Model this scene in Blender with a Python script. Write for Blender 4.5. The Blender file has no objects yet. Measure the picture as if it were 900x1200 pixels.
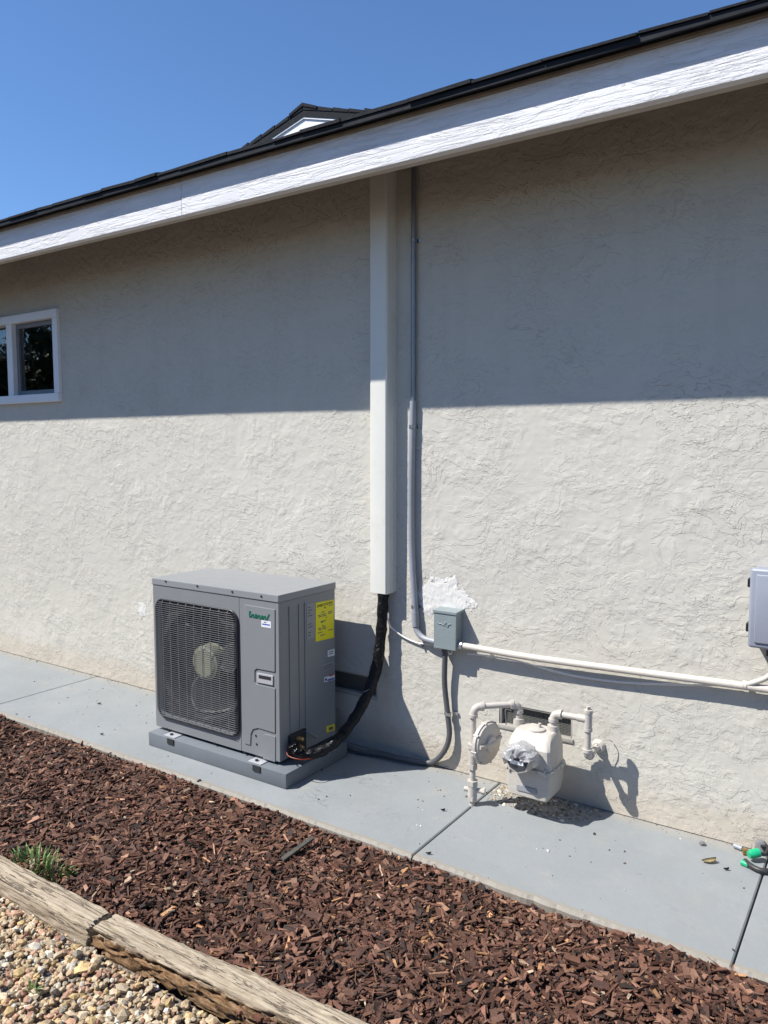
import bpy, bmesh, math, random
import numpy as np
from mathutils import Vector, Matrix

random.seed(7)
RS = np.random.RandomState(11)
sc = bpy.context.scene
C = sc.collection
R = math.radians

# ------------------------------------------------------------------ camera
F_PX, CX, CY = 905.0, 450.0, 600.0          # in the photograph's 900 x 1200 pixels
PITCH = math.atan(76 / 905.0)               # looking slightly down
YAW = R(33.9)                               # turned left of the wall's normal
CAM = Vector((0.0, -3.273, 1.6))
cd = bpy.data.cameras.new('camera')
cd.sensor_width = 36
cd.lens = F_PX / 1200 * 36
cd.clip_start, cd.clip_end = 0.05, 2000
co = bpy.data.objects.new('camera', cd)
co.location = CAM
co.rotation_euler = (R(90) - PITCH, 0, YAW)
C.objects.link(co)
sc.camera = co

# ------------------------------------------------------------------ sky and sun
SUN = Vector((1.0, 1.0, -1.78)).normalized()        # direction the light travels
w = bpy.data.worlds.new('World')
sc.world = w
w.use_nodes = True
wn = w.node_tree
sky = wn.nodes.new('ShaderNodeTexSky')
sky.sky_type = 'NISHITA'
sky.sun_disc = False
sky.sun_elevation = math.asin(-SUN.z)
sky.sun_rotation = math.atan2(-SUN.x, -SUN.y)
sky.altitude = 60
sky.air_density, sky.dust_density, sky.ozone_density = 1.0, 0.0, 10.0
hs = wn.nodes.new('ShaderNodeHueSaturation')       # a clear, deep blue day
hs.inputs['Saturation'].default_value = 1.0
wn.links.new(sky.outputs[0], hs.inputs['Color'])
wn.links.new(hs.outputs[0], wn.nodes['Background'].inputs[0])
wn.nodes['Background'].inputs[1].default_value = 0.106
sl = bpy.data.lights.new('sun', 'SUN')
sl.energy = 5.0
sl.angle = R(0.53)
sl.color = (1.0, 0.968, 0.912)
so = bpy.data.objects.new('sun', sl)
so.rotation_euler = SUN.to_track_quat('-Z', 'Y').to_euler()
so.location = (-6, -8, 9)
C.objects.link(so)
vs = sc.view_settings
vs.view_transform = 'Standard'
vs.look = 'None'
vs.gamma = 1
vs.use_curve_mapping = False
vs.exposure = 0.62
sc.cycles.use_denoising = True
sc.cycles.max_bounces = 8

# ------------------------------------------------------------------ photo pixel -> point
_f = Vector((-math.sin(YAW) * math.cos(PITCH), math.cos(YAW) * math.cos(PITCH), -math.sin(PITCH)))
_r = Vector((math.cos(YAW), math.sin(YAW), 0))
_d = _f.cross(_r)
def _ray(px, py):
    return _f + _r * ((px - CX) / F_PX) + _d * ((py - CY) / F_PX)
def W(px, py, y=0.0):           # the point on the plane y (parallel to the wall)
    v = _ray(px, py)
    return CAM + v * ((y - CAM.y) / v.y)
def G(px, py, z=0.0):           # the point at height z
    v = _ray(px, py)
    return CAM + v * ((z - CAM.z) / v.z)
def S(px, py, x):               # the point on the plane x (square to the wall)
    v = _ray(px, py)
    return CAM + v * ((x - CAM.x) / v.x)

# ------------------------------------------------------------------ materials
class NT:
    def __init__(s, name):
        s.m = bpy.data.materials.new(name)
        s.m.use_nodes = True
        s.t = s.m.node_tree
        s.b = s.t.nodes['Principled BSDF']
    def n(s, typ, **k):
        o = s.t.nodes.new('ShaderNode' + typ)
        for a, v in k.items():
            if a in o.inputs.keys() if hasattr(o.inputs, 'keys') else False:
                o.inputs[a].default_value = v
            else:
                setattr(o, a, v)
        return o
    def l(s, a, b):
        s.t.links.new(a, b)
    def coord(s, scale=(1, 1, 1), kind='Object', loc=(0, 0, 0)):
        t = s.n('TexCoord')
        mp = s.n('Mapping')
        mp.inputs['Scale'].default_value = scale
        mp.inputs['Location'].default_value = loc
        s.l(t.outputs[kind], mp.inputs['Vector'])
        return mp.outputs[0]
    def noise(s, vec, scale, detail=4, rough=0.55, dist=0.0):
        o = s.n('TexNoise')
        o.inputs['Scale'].default_value = scale
        o.inputs['Detail'].default_value = detail
        o.inputs['Roughness'].default_value = rough
        o.inputs['Distortion'].default_value = dist
        s.l(vec, o.inputs['Vector'])
        return o.outputs['Fac']
    def ramp(s, fac, stops, interp='LINEAR'):
        o = s.n('ValToRGB')
        o.color_ramp.interpolation = interp
        e = o.color_ramp.elements
        while len(e) < len(stops):
            e.new(0.5)
        for el, (p, c) in zip(e, stops):
            el.position = p
            el.color = (*c, 1) if len(c) == 3 else c
        s.l(fac, o.inputs[0])
        return o.outputs[0]
    def mix(s, fac, a, b, mode='MIX'):
        o = s.n('Mix', data_type='RGBA', blend_type=mode)
        for v, sock in ((fac, o.inputs[0]), (a, o.inputs[6]), (b, o.inputs[7])):
            if isinstance(v, (int, float)):
                sock.default_value = v
            elif isinstance(v, (tuple, list)):
                sock.default_value = (*v, 1)
            else:
                s.l(v, sock)
        return o.outputs[2]
    def math(s, op, a, b=None):
        o = s.n('Math', operation=op)
        for i, v in enumerate((a, b)):
            if v is None:
                continue
            if isinstance(v, (int, float)):
                o.inputs[i].default_value = v
            else:
                s.l(v, o.inputs[i])
        return o.outputs[0]
    def bump(s, h, dist, strength=1.0, prev=None):
        o = s.n('Bump')
        o.inputs['Strength'].default_value = strength
        o.inputs['Distance'].default_value = dist
        s.l(h, o.inputs['Height'])
        if prev is not None:
            s.l(prev, o.inputs['Normal'])
        return o.outputs[0]
    def done(s, col=None, rough=None, nrm=None, metal=None, spec=None):
        for v, k in ((col, 'Base Color'), (rough, 'Roughness'), (nrm, 'Normal'), (metal, 'Metallic'), (spec, 'Specular IOR Level')):
            if v is None:
                continue
            if isinstance(v, (int, float)):
                s.b.inputs[k].default_value = v
            elif isinstance(v, (tuple, list)):
                s.b.inputs[k].default_value = (*v, 1)
            else:
                s.l(v, s.b.inputs[k])
        return s.m

def plain(name, col, rough=0.5, metal=0.0, var=0.10, scale=9.0, bump=0.0, bscale=120.0, spec=0.5, dirt=None):
    t = NT(name)
    v = t.coord()
    a = tuple(c * (1 - var) for c in col)
    b = tuple(min(1, c * (1 + var)) for c in col)
    c = t.ramp(t.noise(v, scale, 5, 0.6), [(0.3, a), (0.7, b)])
    if dirt:
        f = t.ramp(t.noise(v, scale * 2.3, 6, 0.7), [(0.55, (0, 0, 0)), (0.75, (1, 1, 1))])
        c = t.mix(f, c, dirt)
    rg = t.ramp(t.noise(v, scale * 4, 3), [(0.3, (rough * .85,) * 3), (0.7, (min(1, rough * 1.15),) * 3)])
    nr = t.bump(t.noise(v, bscale, 3), bump) if bump else None
    return t.done(c, rg, nr, metal, spec)

def m_stucco():
    t = NT('stucco')
    v = t.coord()
    big = t.noise(v, 0.9, 4, 0.6)
    mid = t.noise(v, 7, 5, 0.65)
    c = t.ramp(big, [(0.3, (0.508, 0.486, 0.428)), (0.7, (0.540, 0.517, 0.456))])
    c = t.mix(t.ramp(mid, [(0.42, (0, 0, 0)), (0.75, (.5, .5, .5))]), c, (0.490, 0.458, 0.402))
    # faint streaks run down the paint
    sk = t.ramp(t.noise(t.coord((9, 1, 0.7)), 1.0, 5, 0.65), [(0.52, (0, 0, 0)), (0.72, (.35, .35, .35))])
    c = t.mix(sk, c, (0.455, 0.425, 0.370))
    # splashed soil along the foot of the wall
    sep = t.n('SeparateXYZ')
    t.l(v, sep.inputs[0])
    z = t.math('ADD', sep.outputs[2], t.math('MULTIPLY', t.noise(v, 6, 5, 0.7), -0.16))
    low = t.ramp(z, [(-0.02 + 0.03, (1, 1, 1)), (0.10, (0, 0, 0))])
    c = t.mix(t.math('MULTIPLY', low, 0.45), c, (0.46, 0.38, 0.29))
    fine = t.bump(t.noise(v, 300, 3, 0.6), 0.00025)
    d1 = t.noise(v, 2.6, 5, 0.68, 0.3)
    dens = t.ramp(d1, [(0.44, (.03, .03, .03)), (0.60, (1, 1, 1))])
    dens2 = t.ramp(t.noise(t.coord(loc=(3, 1, 7)), 1.9, 4, 0.65, 0.3), [(0.42, (0, 0, 0)), (0.60, (1, 1, 1))])
    def ledges(n_, ts, wd):
        st_ = []
        for k, p_ in enumerate(ts):
            a0, a1 = k / len(ts), (k + 1) / len(ts)
            st_ += [(p_, (a0,) * 3), (p_ + wd, (a1,) * 3)]
        return t.ramp(n_, st_)
    n_a = t.noise(t.coord((0.85, 1, 1.2)), 10, 5, 0.60, 0.3)            # fine trowel ledges
    n_b = t.noise(t.coord((0.8, 1, 1.25), loc=(5, 0, 2)), 5.0, 7, 0.58, 0.6)     # long wandering ones
    fa = t.math('MULTIPLY', ledges(n_a, (0.41, 0.50, 0.59), 0.008), dens)
    fb = t.math('MULTIPLY', ledges(n_b, (0.40, 0.50, 0.60), 0.006), dens2)
    return t.done(c, 0.92, t.bump(fb, 0.0052, 1.0, t.bump(fa, 0.0042, 1.0, fine)), spec=0.2)

def m_patch():
    t = NT('bare_plaster')
    v = t.coord()
    c = t.ramp(t.noise(v, 25, 5, 0.7), [(0.3, (0.60, 0.58, 0.545)), (0.7, (0.70, 0.685, 0.65))])
    return t.done(c, 0.95, t.bump(t.noise(t.coord((60, 1, 22)), 1.0, 5, 0.6, 1.0), 0.0035), spec=0.2)

def m_fascia():
    t = NT('painted_rough_wood')
    v = t.coord((1, 20, 20))
    v2 = t.coord((1, 5, 5))
    grain = t.noise(v, 3.2, 5, 0.6, 0.25)
    peel = t.noise(v2, 3.2, 6, 0.7, 1.2)
    c = t.ramp(t.noise(t.coord(), 2, 4), [(0.3, (0.62, 0.615, 0.62)), (0.7, (0.69, 0.685, 0.69))])
    h1 = t.bump(t.ramp(peel, [(0.47, (0, 0, 0)), (0.53, (1, 1, 1))]), 0.0012)
    h2 = t.bump(t.ramp(grain, [(0.40, (0, 0, 0)), (0.50, (1, 1, 1))]), 0.0012, 0.8, h1)
    return t.done(c, 0.6, h2)

def m_pavement():
    t = NT('painted_concrete')
    v = t.coord()
    c = t.ramp(t.noise(v, 1.6, 5, 0.6), [(0.3, (0.222, 0.238, 0.245)), (0.7, (0.258, 0.273, 0.278))])
    sp = t.ramp(t.noise(v, 90, 2, 0.5), [(0.70, (0, 0, 0)), (0.76, (.5, .5, .5))])
    c = t.mix(sp, c, (0.36, 0.36, 0.35))
    st = t.ramp(t.noise(v, 5, 6, 0.75), [(0.54, (0, 0, 0)), (0.74, (.75, .75, .75))])
    c = t.mix(st, c, (0.30, 0.29, 0.265))
    blot = t.ramp(t.noise(t.coord(loc=(4, 2, 0)), 2.4, 6, 0.7, 0.6), [(0.50, (0, 0, 0)), (0.56, (.35, .35, .35)), (0.75, (.5, .5, .5))])
    c = t.mix(blot, c, (0.215, 0.228, 0.230))
    scf = t.ramp(t.noise(t.coord((1, 7, 1)), 6, 5, 0.7), [(0.62, (0, 0, 0)), (0.74, (.5, .5, .5))])
    c = t.mix(scf, c, (0.31, 0.315, 0.31))
    hair = t.noise(t.coord(loc=(1, 9, 0)), 1.3, 7, 0.6, 0.4)
    hair = t.ramp(t.math('ABSOLUTE', t.math('SUBTRACT', hair, 0.47)), [(0.0, (.55, .55, .55)), (0.0022, (0, 0, 0))])
    hm = t.ramp(t.noise(v, 1.1, 3, 0.6), [(0.52, (0, 0, 0)), (0.6, (1, 1, 1))])
    c = t.mix(t.math('MULTIPLY', hair, hm), c, (0.12, 0.12, 0.115))
    # sandy wash near the wall
    sep = t.n('SeparateXYZ')
    t.l(v, sep.inputs[0])
    yy = t.math('ADD', sep.outputs[1], t.math('MULTIPLY', t.noise(v, 8, 6, 0.7), 0.16))
    wash = t.ramp(t.math('ADD', yy, 0.5), [(0.49, (0, 0, 0)), (0.60, (1, 1, 1))])
    c = t.mix(t.math('MULTIPLY', wash, 0.62), c, (0.32, 0.285, 0.23))
    # worn bare lip along the bed
    lip = t.ramp(t.math('ADD', t.math('ADD', sep.outputs[1], 0.8), t.math('MULTIPLY', t.noise(v, 22, 5, 0.7), -0.05)), [(0.0, (1, 1, 1)), (0.006, (0, 0, 0))])
    c = t.mix(t.math('MULTIPLY', lip, 0.75), c, (0.27, 0.235, 0.185))
    n1 = t.bump(t.noise(v, 180, 3, 0.6), 0.0009)
    n2 = t.bump(t.noise(v, 14, 4, 0.6), 0.004, 0.6, n1)
    return t.done(c, 0.62, n2, spec=0.35)

def m_attr(name, rough=0.85, bump=0.0008, bscale=220, spec=0.3, grain=None):
    t = NT(name)
    a = t.n('Attribute', attribute_name='col')
    v = t.coord()
    k = t.ramp(t.noise(v, bscale * .4, 4, 0.7), [(0.25, (.62, .62, .62)), (0.75, (1.25, 1.25, 1.25))])
    c = t.mix(1.0, a.outputs['Color'], k, 'MULTIPLY')
    return t.done(c, rough, t.bump(t.noise(v, bscale, 3), bump), spec=spec)

def m_timber(rot):
    t = NT('weathered_timber_rotted' if rot else 'weathered_timber')
    v = t.coord((1.2, 30, 30))
    g = t.noise(v, 5, 7, 0.68, 0.5)
    c = t.ramp(g, [(0.26, (0.09, 0.066, 0.045)), (0.40, (0.28, 0.225, 0.16)), (0.56, (0.42, 0.35, 0.26)), (0.8, (0.52, 0.45, 0.35))])
    if rot:
        a = t.n('Attribute', attribute_name='rot')
        ro = t.ramp(t.noise(t.coord((2.0, 9, 9)), 9, 7, 0.75, 0.4), [(0.30, (0.035, 0.018, 0.010)), (0.45, (0.17, 0.095, 0.045)), (0.6, (0.27, 0.175, 0.10)), (0.78, (0.36, 0.29, 0.20))])
        c = t.mix(a.outputs['Fac'], c, ro)
    ck = t.noise(t.coord((0.7, 24, 24)), 1.5, 5, 0.6, 0.3)
    ck = t.ramp(t.math('ABSOLUTE', t.math('SUBTRACT', ck, 0.5)), [(0.003, (0.15, 0.15, 0.15)), (0.016, (1, 1, 1))])
    pt = t.ramp(t.noise(t.coord((6, 30, 30)), 6, 3, 0.5), [(0.70, (1, 1, 1)), (0.77, (0.35, 0.32, 0.3))])
    c = t.mix(1.0, t.mix(t.math('SUBTRACT', 1.0, ck), c, (0.07, 0.052, 0.038)), pt, 'MULTIPLY')
    h = t.bump(ck, 0.004, 0.7)
    h = t.bump(g, 0.0035, 0.8, h)
    h = t.bump(t.noise(t.coord((3, 10, 10)), 40, 5, 0.7), 0.002, 1, h)
    return t.done(c, 0.92, h, spec=0.2)

def m_glass():
    t = NT('window_glass')
    g = t.b
    g.inputs['Base Color'].default_value = (0.9, 0.95, 0.95, 1)
    g.inputs['Roughness'].default_value = 0.01
    g.inputs['IOR'].default_value = 1.45
    g.inputs['Transmission Weight'].default_value = 1.0
    return t.m

def m_tape():
    t = NT('black_wrap')
    v = t.coord()
    n = t.noise(v, 38, 5, 0.6, 0.8)
    return t.done((0.006, 0.006, 0.007), t.ramp(t.noise(v, 20, 3), [(0.40, (.20,) * 3), (0.6, (.6,) * 3)]), t.bump(n, 0.008), spec=0.25)

def m_mesh_screen():
    t = NT('vent_screen')
    v = t.coord((1, 1, 1))
    sep = t.n('SeparateXYZ')
    t.l(v, sep.inputs[0])
    sx = t.math('SINE', t.math('MULTIPLY', sep.outputs[0], 900.0))
    sz = t.math('SINE', t.math('MULTIPLY', sep.outputs[2], 900.0))
    k = t.math('MAXIMUM', sx, sz)
    c = t.ramp(k, [(0.35, (0.018, 0.020, 0.020)), (0.75, (0.15, 0.155, 0.14))])
    c = t.mix(t.ramp(t.noise(v, 18, 5, 0.7), [(0.5, (0, 0, 0)), (0.7, (.7, .7, .7))]), c, (0.13, 0.12, 0.10))
    return t.done(c, 0.8, t.bump(k, 0.002))

M = dict(
    stucco=m_stucco(), patch=m_patch(), fascia=m_fascia(), pave=m_pavement(),
    chip=m_attr('bark_chip', 0.72, 0.0016, 160, 0.35), pebble=m_attr('crushed_stone', 0.8, 0.0006, 300),
    grain=m_attr('sandy_debris', 0.9, 0.0004, 300),
    timber=m_timber(False), timber_rot=m_timber(True), glass=m_glass(), tape=m_tape(), screen=m_mesh_screen(),
    soil=plain('dark_soil', (0.030, 0.020, 0.016), 0.95, var=0.3, scale=30, bump=0.01, bscale=60),
    yard=plain('bare_yard_soil', (0.135, 0.092, 0.062), 0.95, var=0.35, scale=3, bump=0.02, bscale=40),
    soil_gravel=plain('gravel_ground', (0.20, 0.165, 0.125), 0.95, var=0.35, scale=40, bump=0.02, bscale=50),
    joint=plain('joint_grit', (0.05, 0.05, 0.05), 0.95, var=0.4, scale=40),
    concrete=plain('bare_concrete', (0.36, 0.31, 0.24), 0.9, var=0.2, scale=14, bump=0.004, bscale=90),
    roof=plain('asphalt_shingle', (0.020, 0.022, 0.026), 0.9, var=0.35, scale=60, bump=0.004, bscale=320, spec=0.2),
    drip=plain('dark_drip_metal', (0.014, 0.016, 0.020), 0.7, var=0.2, scale=5, bump=0.001, bscale=12, spec=0.15),
    strip=plain('eave_wood', (0.25, 0.215, 0.17), 0.85, var=0.2, scale=12),
    subfascia=plain('beige_painted_wood', (0.40, 0.36, 0.30), 0.8, var=0.1, scale=8, bump=0.002, bscale=60),
    white=plain('white_vinyl', (0.74, 0.75, 0.77), 0.4, var=0.03, scale=5),
    siding=plain('white_siding', (0.76, 0.77, 0.78), 0.6, var=0.05, scale=4),
    sash=plain('grey_screen_frame', (0.16, 0.165, 0.175), 0.5, var=0.08),
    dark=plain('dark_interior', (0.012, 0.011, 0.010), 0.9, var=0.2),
    cover=plain('ivory_line_cover', (0.665, 0.655, 0.595), 0.42, var=0.03, scale=3, dirt=(0.60, 0.585, 0.52)),
    emt=plain('grey_conduit', (0.27, 0.285, 0.315), 0.42, var=0.10, scale=6),
    emt_dark=plain('zinc_conduit', (0.24, 0.25, 0.265), 0.40, 0.55, var=0.12, scale=8),
    zinc=plain('zinc_strap', (0.55, 0.56, 0.57), 0.35, 0.85, var=0.12, scale=30),
    dbox=plain('grey_green_enamel', (0.215, 0.255, 0.262), 0.48, var=0.05, scale=7, bump=0.0006, bscale=80),
    ebox=plain('blue_grey_plastic', (0.255, 0.275, 0.325), 0.45, var=0.04, scale=5),
    beige=plain('wall_painted_pipe', (0.545, 0.50, 0.435), 0.55, var=0.05, scale=8, bump=0.0012, bscale=70, dirt=(0.53, 0.48, 0.42)),
    cablew=plain('white_cable', (0.70, 0.69, 0.68), 0.45, var=0.04),
    whip=plain('dark_grey_whip', (0.085, 0.088, 0.094), 0.5, var=0.10, scale=14),
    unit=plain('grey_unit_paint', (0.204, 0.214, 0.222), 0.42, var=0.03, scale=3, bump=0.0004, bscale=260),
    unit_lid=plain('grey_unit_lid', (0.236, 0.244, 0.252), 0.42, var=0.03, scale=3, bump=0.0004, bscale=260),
    wire=plain('guard_wire', (0.115, 0.118, 0.124), 0.35, var=0.05),
    guard=plain('guard_rim', (0.014, 0.014, 0.016), 0.4, var=0.1),
    cavity=plain('cavity_grey', (0.018, 0.019, 0.021), 0.7, var=0.1),
    shroud=plain('fan_shroud', (0.034, 0.036, 0.040), 0.25, var=0.06),
    blade=plain('fan_blade', (0.060, 0.062, 0.062), 0.45, var=0.06),
    hub=plain('motor_hub', (0.24, 0.24, 0.165), 0.5, var=0.08),
    coil=plain('coil_fins', (0.10, 0.10, 0.105), 0.6, 0.4, var=0.3, scale=50),
    padm=plain('grey_plastic_pad', (0.135, 0.150, 0.165), 0.6, var=0.07, scale=9, bump=0.0008, bscale=200),
    green=plain('green_badge', (0.006, 0.125, 0.075), 0.35, var=0.1),
    sticker=plain('white_sticker', (0.70, 0.71, 0.74), 0.4, var=0.02),
    blue=plain('blue_print', (0.05, 0.10, 0.36), 0.5, var=0.05),
    redp=plain('red_print', (0.42, 0.05, 0.03), 0.5, var=0.05),
    greysticker=plain('grey_rating_plate', (0.26, 0.265, 0.28), 0.4, var=0.04),
    ink=plain('black_print', (0.012, 0.012, 0.014), 0.6, var=0.05),
    ink2=plain('grey_print', (0.10, 0.10, 0.11), 0.6, var=0.05),
    yellow=plain('yellow_label', (0.74, 0.66, 0.010), 0.5, var=0.03),
    silver=plain('silver_trim', (0.50, 0.51, 0.54), 0.35, 0.3, var=0.05),
    screw=plain('screw_head', (0.035, 0.035, 0.04), 0.4, 0.5, var=0.1),
    meter=plain('grey_meter_paint', (0.465, 0.432, 0.385), 0.5, var=0.06, scale=12, bump=0.0015, bscale=60, dirt=(0.45, 0.41, 0.36)),
    film=None,
    dialglass=plain('dial_glass', (0.06, 0.06, 0.065), 0.12, var=0.1),
    brass=plain('brass', (0.45, 0.28, 0.10), 0.35, 0.9, var=0.1),
    red=plain('red_wire', (0.20, 0.02, 0.01), 0.4, var=0.1),
    ventf=plain('painted_vent_frame', (0.33, 0.31, 0.28), 0.7, var=0.10, scale=20, dirt=(0.25, 0.23, 0.20)),
    gplastic=plain('green_plastic', (0.01, 0.36, 0.17), 0.35, var=0.12, scale=40),
    bplastic=plain('black_tubing', (0.020, 0.021, 0.022), 0.5, var=0.3, scale=60, dirt=(0.14, 0.12, 0.10)),
    gplug=plain('dusty_grey_plastic', (0.16, 0.16, 0.165), 0.6, var=0.2, scale=40),
    stake=plain('dark_dry_stick', (0.060, 0.056, 0.046), 0.9, var=0.3, scale=30, bump=0.003, bscale=80),
    drywood=plain('grey_dry_stick', (0.125, 0.125, 0.105), 0.9, var=0.3, scale=30, bump=0.003, bscale=80),
    leaf_tan=plain('dry_leaf', (0.48, 0.40, 0.22), 0.8, var=0.15, scale=60),
    leaf_dark=plain('dark_debris', (0.02, 0.018, 0.016), 0.9, var=0.2, scale=60),
    grass=plain('weed_green', (0.13, 0.23, 0.06), 0.6, var=0.35, scale=40),
    hedge=plain('hedge_leaf', (0.035, 0.060, 0.020), 0.6, var=0.4, scale=6),
    bark=plain('tree_bark', (0.09, 0.07, 0.05), 0.9, var=0.3, scale=12, bump=0.02, bscale=25),
)
def m_film():
    t = NT('clear_film')
    v = t.coord()
    t.b.inputs['Transmission Weight'].default_value = 0.55
    return t.done((0.72, 0.72, 0.73), 0.10, t.bump(t.noise(v, 45, 4, 0.6, 1.5), 0.006))
M['film'] = m_film()

# ------------------------------------------------------------------ mesh helpers
def link(name, me, mat, parent=None, smooth=False):
    o = bpy.data.objects.new(name, me)
    C.objects.link(o)
    if mat is not None and not me.materials:
        me.materials.append(M[mat] if isinstance(mat, str) else mat)
    if len(me.polygons) and not me.get('shaded'):
        me.polygons.foreach_set('use_smooth', np.full(len(me.polygons), bool(smooth)))
    if parent is not None:
        o.parent = parent
        if parent.type != 'EMPTY' or True:
            o.matrix_parent_inverse = Matrix.Identity(4)
            o.location = -parent_world(parent)
    return o
def parent_world(p):
    v = p.location.copy()
    while p.parent is not None:
        p = p.parent
        v += p.location
    return v
def thing(name, loc, label, cat, group=None):
    o = bpy.data.objects.new(name, None)
    o.empty_display_size = 0.1
    o.location = loc
    C.objects.link(o)
    return tag(o, label, cat, group)
def tag(o, label=None, cat=None, group=None, kind=None):
    for k, v in (('label', label), ('category', cat), ('group', group), ('kind', kind)):
        if v is not None:
            o[k] = v
    return o
def bm_obj(name, bm, mat, parent=None, smooth=False, angle=None):
    me = bpy.data.meshes.new(name)
    bm.normal_update()
    bm.to_mesh(me)
    bm.free()
    o = link(name, me, mat, parent, smooth or angle is not None)
    if angle is not None:
        try:
            me.set_sharp_from_angle(angle=R(angle))
        except Exception:
            pass
    return o
def np_mesh(name, verts, quads=None, tris=None):
    me = bpy.data.meshes.new(name)
    verts = np.ascontiguousarray(verts, dtype=np.float32)
    idx, start, tot = [], [], []
    n = 0
    if quads is not None and len(quads):
        q = np.asarray(quads, dtype=np.int32)
        idx.append(q.ravel()); start.append(np.arange(len(q)) * 4); tot.append(np.full(len(q), 4)); n += len(q) * 4
    if tris is not None and len(tris):
        t = np.asarray(tris, dtype=np.int32)
        idx.append(t.ravel()); start.append(n + np.arange(len(t)) * 3); tot.append(np.full(len(t), 3))
    idx = np.concatenate(idx); start = np.concatenate(start).astype(np.int32)
    me.vertices.add(len(verts)); me.vertices.foreach_set('co', verts.ravel())
    me.loops.add(len(idx)); me.loops.foreach_set('vertex_index', idx.astype(np.int32))
    me.polygons.add(len(start)); me.polygons.foreach_set('loop_start', start)
    me.update(calc_edges=True)
    me.validate()
    return me
def box_bm(bm, lo, hi, bevel=0.0, seg=2):
    r = bmesh.ops.create_cube(bm, size=1)
    vs_ = r['verts']
    for v in vs_:
        v.co = Vector([lo[i] + (v.co[i] + 0.5) * (hi[i] - lo[i]) for i in range(3)])
    if bevel > 0:
        es = list({e for v in vs_ for e in v.link_edges})
        bmesh.ops.bevel(bm, geom=es, offset=bevel, segments=seg, profile=0.5, affect='EDGES')
def box(name, lo, hi, mat, parent=None, bevel=0.003, seg=2):
    bm = bmesh.new()
    box_bm(bm, lo, hi, bevel, seg)
    return bm_obj(name, bm, mat, parent, angle=20)
def smooth_path(pts, per=8):
    pts = [Vector(p) for p in pts]
    if len(pts) < 3:
        return pts
    out = []
    P_ = [pts[0] * 2 - pts[1]] + pts + [pts[-1] * 2 - pts[-2]]
    for i in range(1, len(P_) - 2):
        a, b, c, d = P_[i - 1:i + 3]
        for k in range(per):
            t = k / per
            out.append(0.5 * ((2 * b) + (c - a) * t + (2 * a - 5 * b + 4 * c - d) * t * t + (3 * b - a - 3 * c + d) * t ** 3))
    out.append(pts[-1])
    return out
def tube_bm(bm, pts, r, n=14, caps=True, rough=0.0):
    pts = [Vector(p) for p in pts]
    rs = r if isinstance(r, (list, tuple)) else [r] * len(pts)
    tans = []
    for i in range(len(pts)):
        a = pts[max(0, i - 1)]; b = pts[min(len(pts) - 1, i + 1)]
        tans.append((b - a).normalized())
    up = Vector((0, 0, 1)) if abs(tans[0].z) < 0.9 else Vector((0, 1, 0))
    nrm = tans[0].cross(up).normalized()
    rings = []
    for i, p in enumerate(pts):
        t = tans[i]
        nrm = (nrm - t * nrm.dot(t)).normalized()
        bn = t.cross(nrm)
        ring = []
        for k in range(n):
            a = 2 * math.pi * k / n
            rr = rs[i] * (1 + (random.uniform(-rough, rough) if rough else 0))
            ring.append(bm.verts.new(p + (nrm * math.cos(a) + bn * math.sin(a)) * rr))
        rings.append(ring)
    for i in range(len(rings) - 1):
        for k in range(n):
            bm.faces.new((rings[i][k], rings[i][(k + 1) % n], rings[i + 1][(k + 1) % n], rings[i + 1][k]))
    if caps:
        bm.faces.new(rings[0][::-1]); bm.faces.new(rings[-1])
def tube(name, pts, r, mat, parent=None, n=14, rough=0.0, angle=50):
    bm = bmesh.new()
    tube_bm(bm, pts, r, n, True, rough)
    bmesh.ops.recalc_face_normals(bm, faces=bm.faces)
    return bm_obj(name, bm, mat, parent, angle=angle)
def tubes(name, segs, mat, parent=None, n=14):
    bm = bmesh.new()
    for pts, r in segs:
        tube_bm(bm, pts, r, n)
    bmesh.ops.recalc_face_normals(bm, faces=bm.faces)
    return bm_obj(name, bm, mat, parent, angle=50)
def prism(name, poly, axis, a0, a1, mat, parent=None, bevel=0.0):
    """poly: 2-D outline in the two other axes (in x,y,z order), pulled along axis from a0 to a1"""
    bm = bmesh.new()
    def mk(p, a):
        c = list(p); c.insert(axis, a); return bm.verts.new(c)
    A = [mk(p, a0) for p in poly]; B = [mk(p, a1) for p in poly]
    bm.faces.new(A); bm.faces.new(B)
    n = len(poly)
    for i in range(n):
        bm.faces.new((A[i], A[(i + 1) % n], B[(i + 1) % n], B[i]))
    bmesh.ops.recalc_face_normals(bm, faces=bm.faces)
    if bevel:
        bmesh.ops.bevel(bm, geom=list(bm.edges), offset=bevel, segments=2, profile=0.5, affect='EDGES')
    return bm_obj(name, bm, mat, parent, angle=20)
def gnoise(nx, nz, d, lx, lz, seed):
    """smooth random field of unit deviation with wavelengths about lx, lz (metres) on a grid of step d"""
    r = np.random.RandomState(seed)
    a = np.fft.rfft2(r.standard_normal((nz, nx)))
    fz = np.fft.fftfreq(nz, d)[:, None]; fx = np.fft.rfftfreq(nx, d)[None, :]
    q = np.sqrt((fx * lx) ** 2 + (fz * lz) ** 2)
    a *= np.exp(-(q * 1.2) ** 2) * (q > 0.05)
    h = np.fft.irfft2(a, s=(nz, nx))
    return h / h.std()
def sstep(x, a, b):
    t = np.clip((x - a) / (b - a), 0, 1)
    return t * t * (3 - 2 * t)

# ================================================================== SETTING
# ground sheet to the horizon, lower than everything else
me = np_mesh('ground', [(-400, -400, -0.09), (400, -400, -0.09), (400, 400, -0.09), (-400, 400, -0.09)], [(0, 1, 2, 3)])
tag(link('ground', me, 'yard'), kind='structure')

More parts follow.
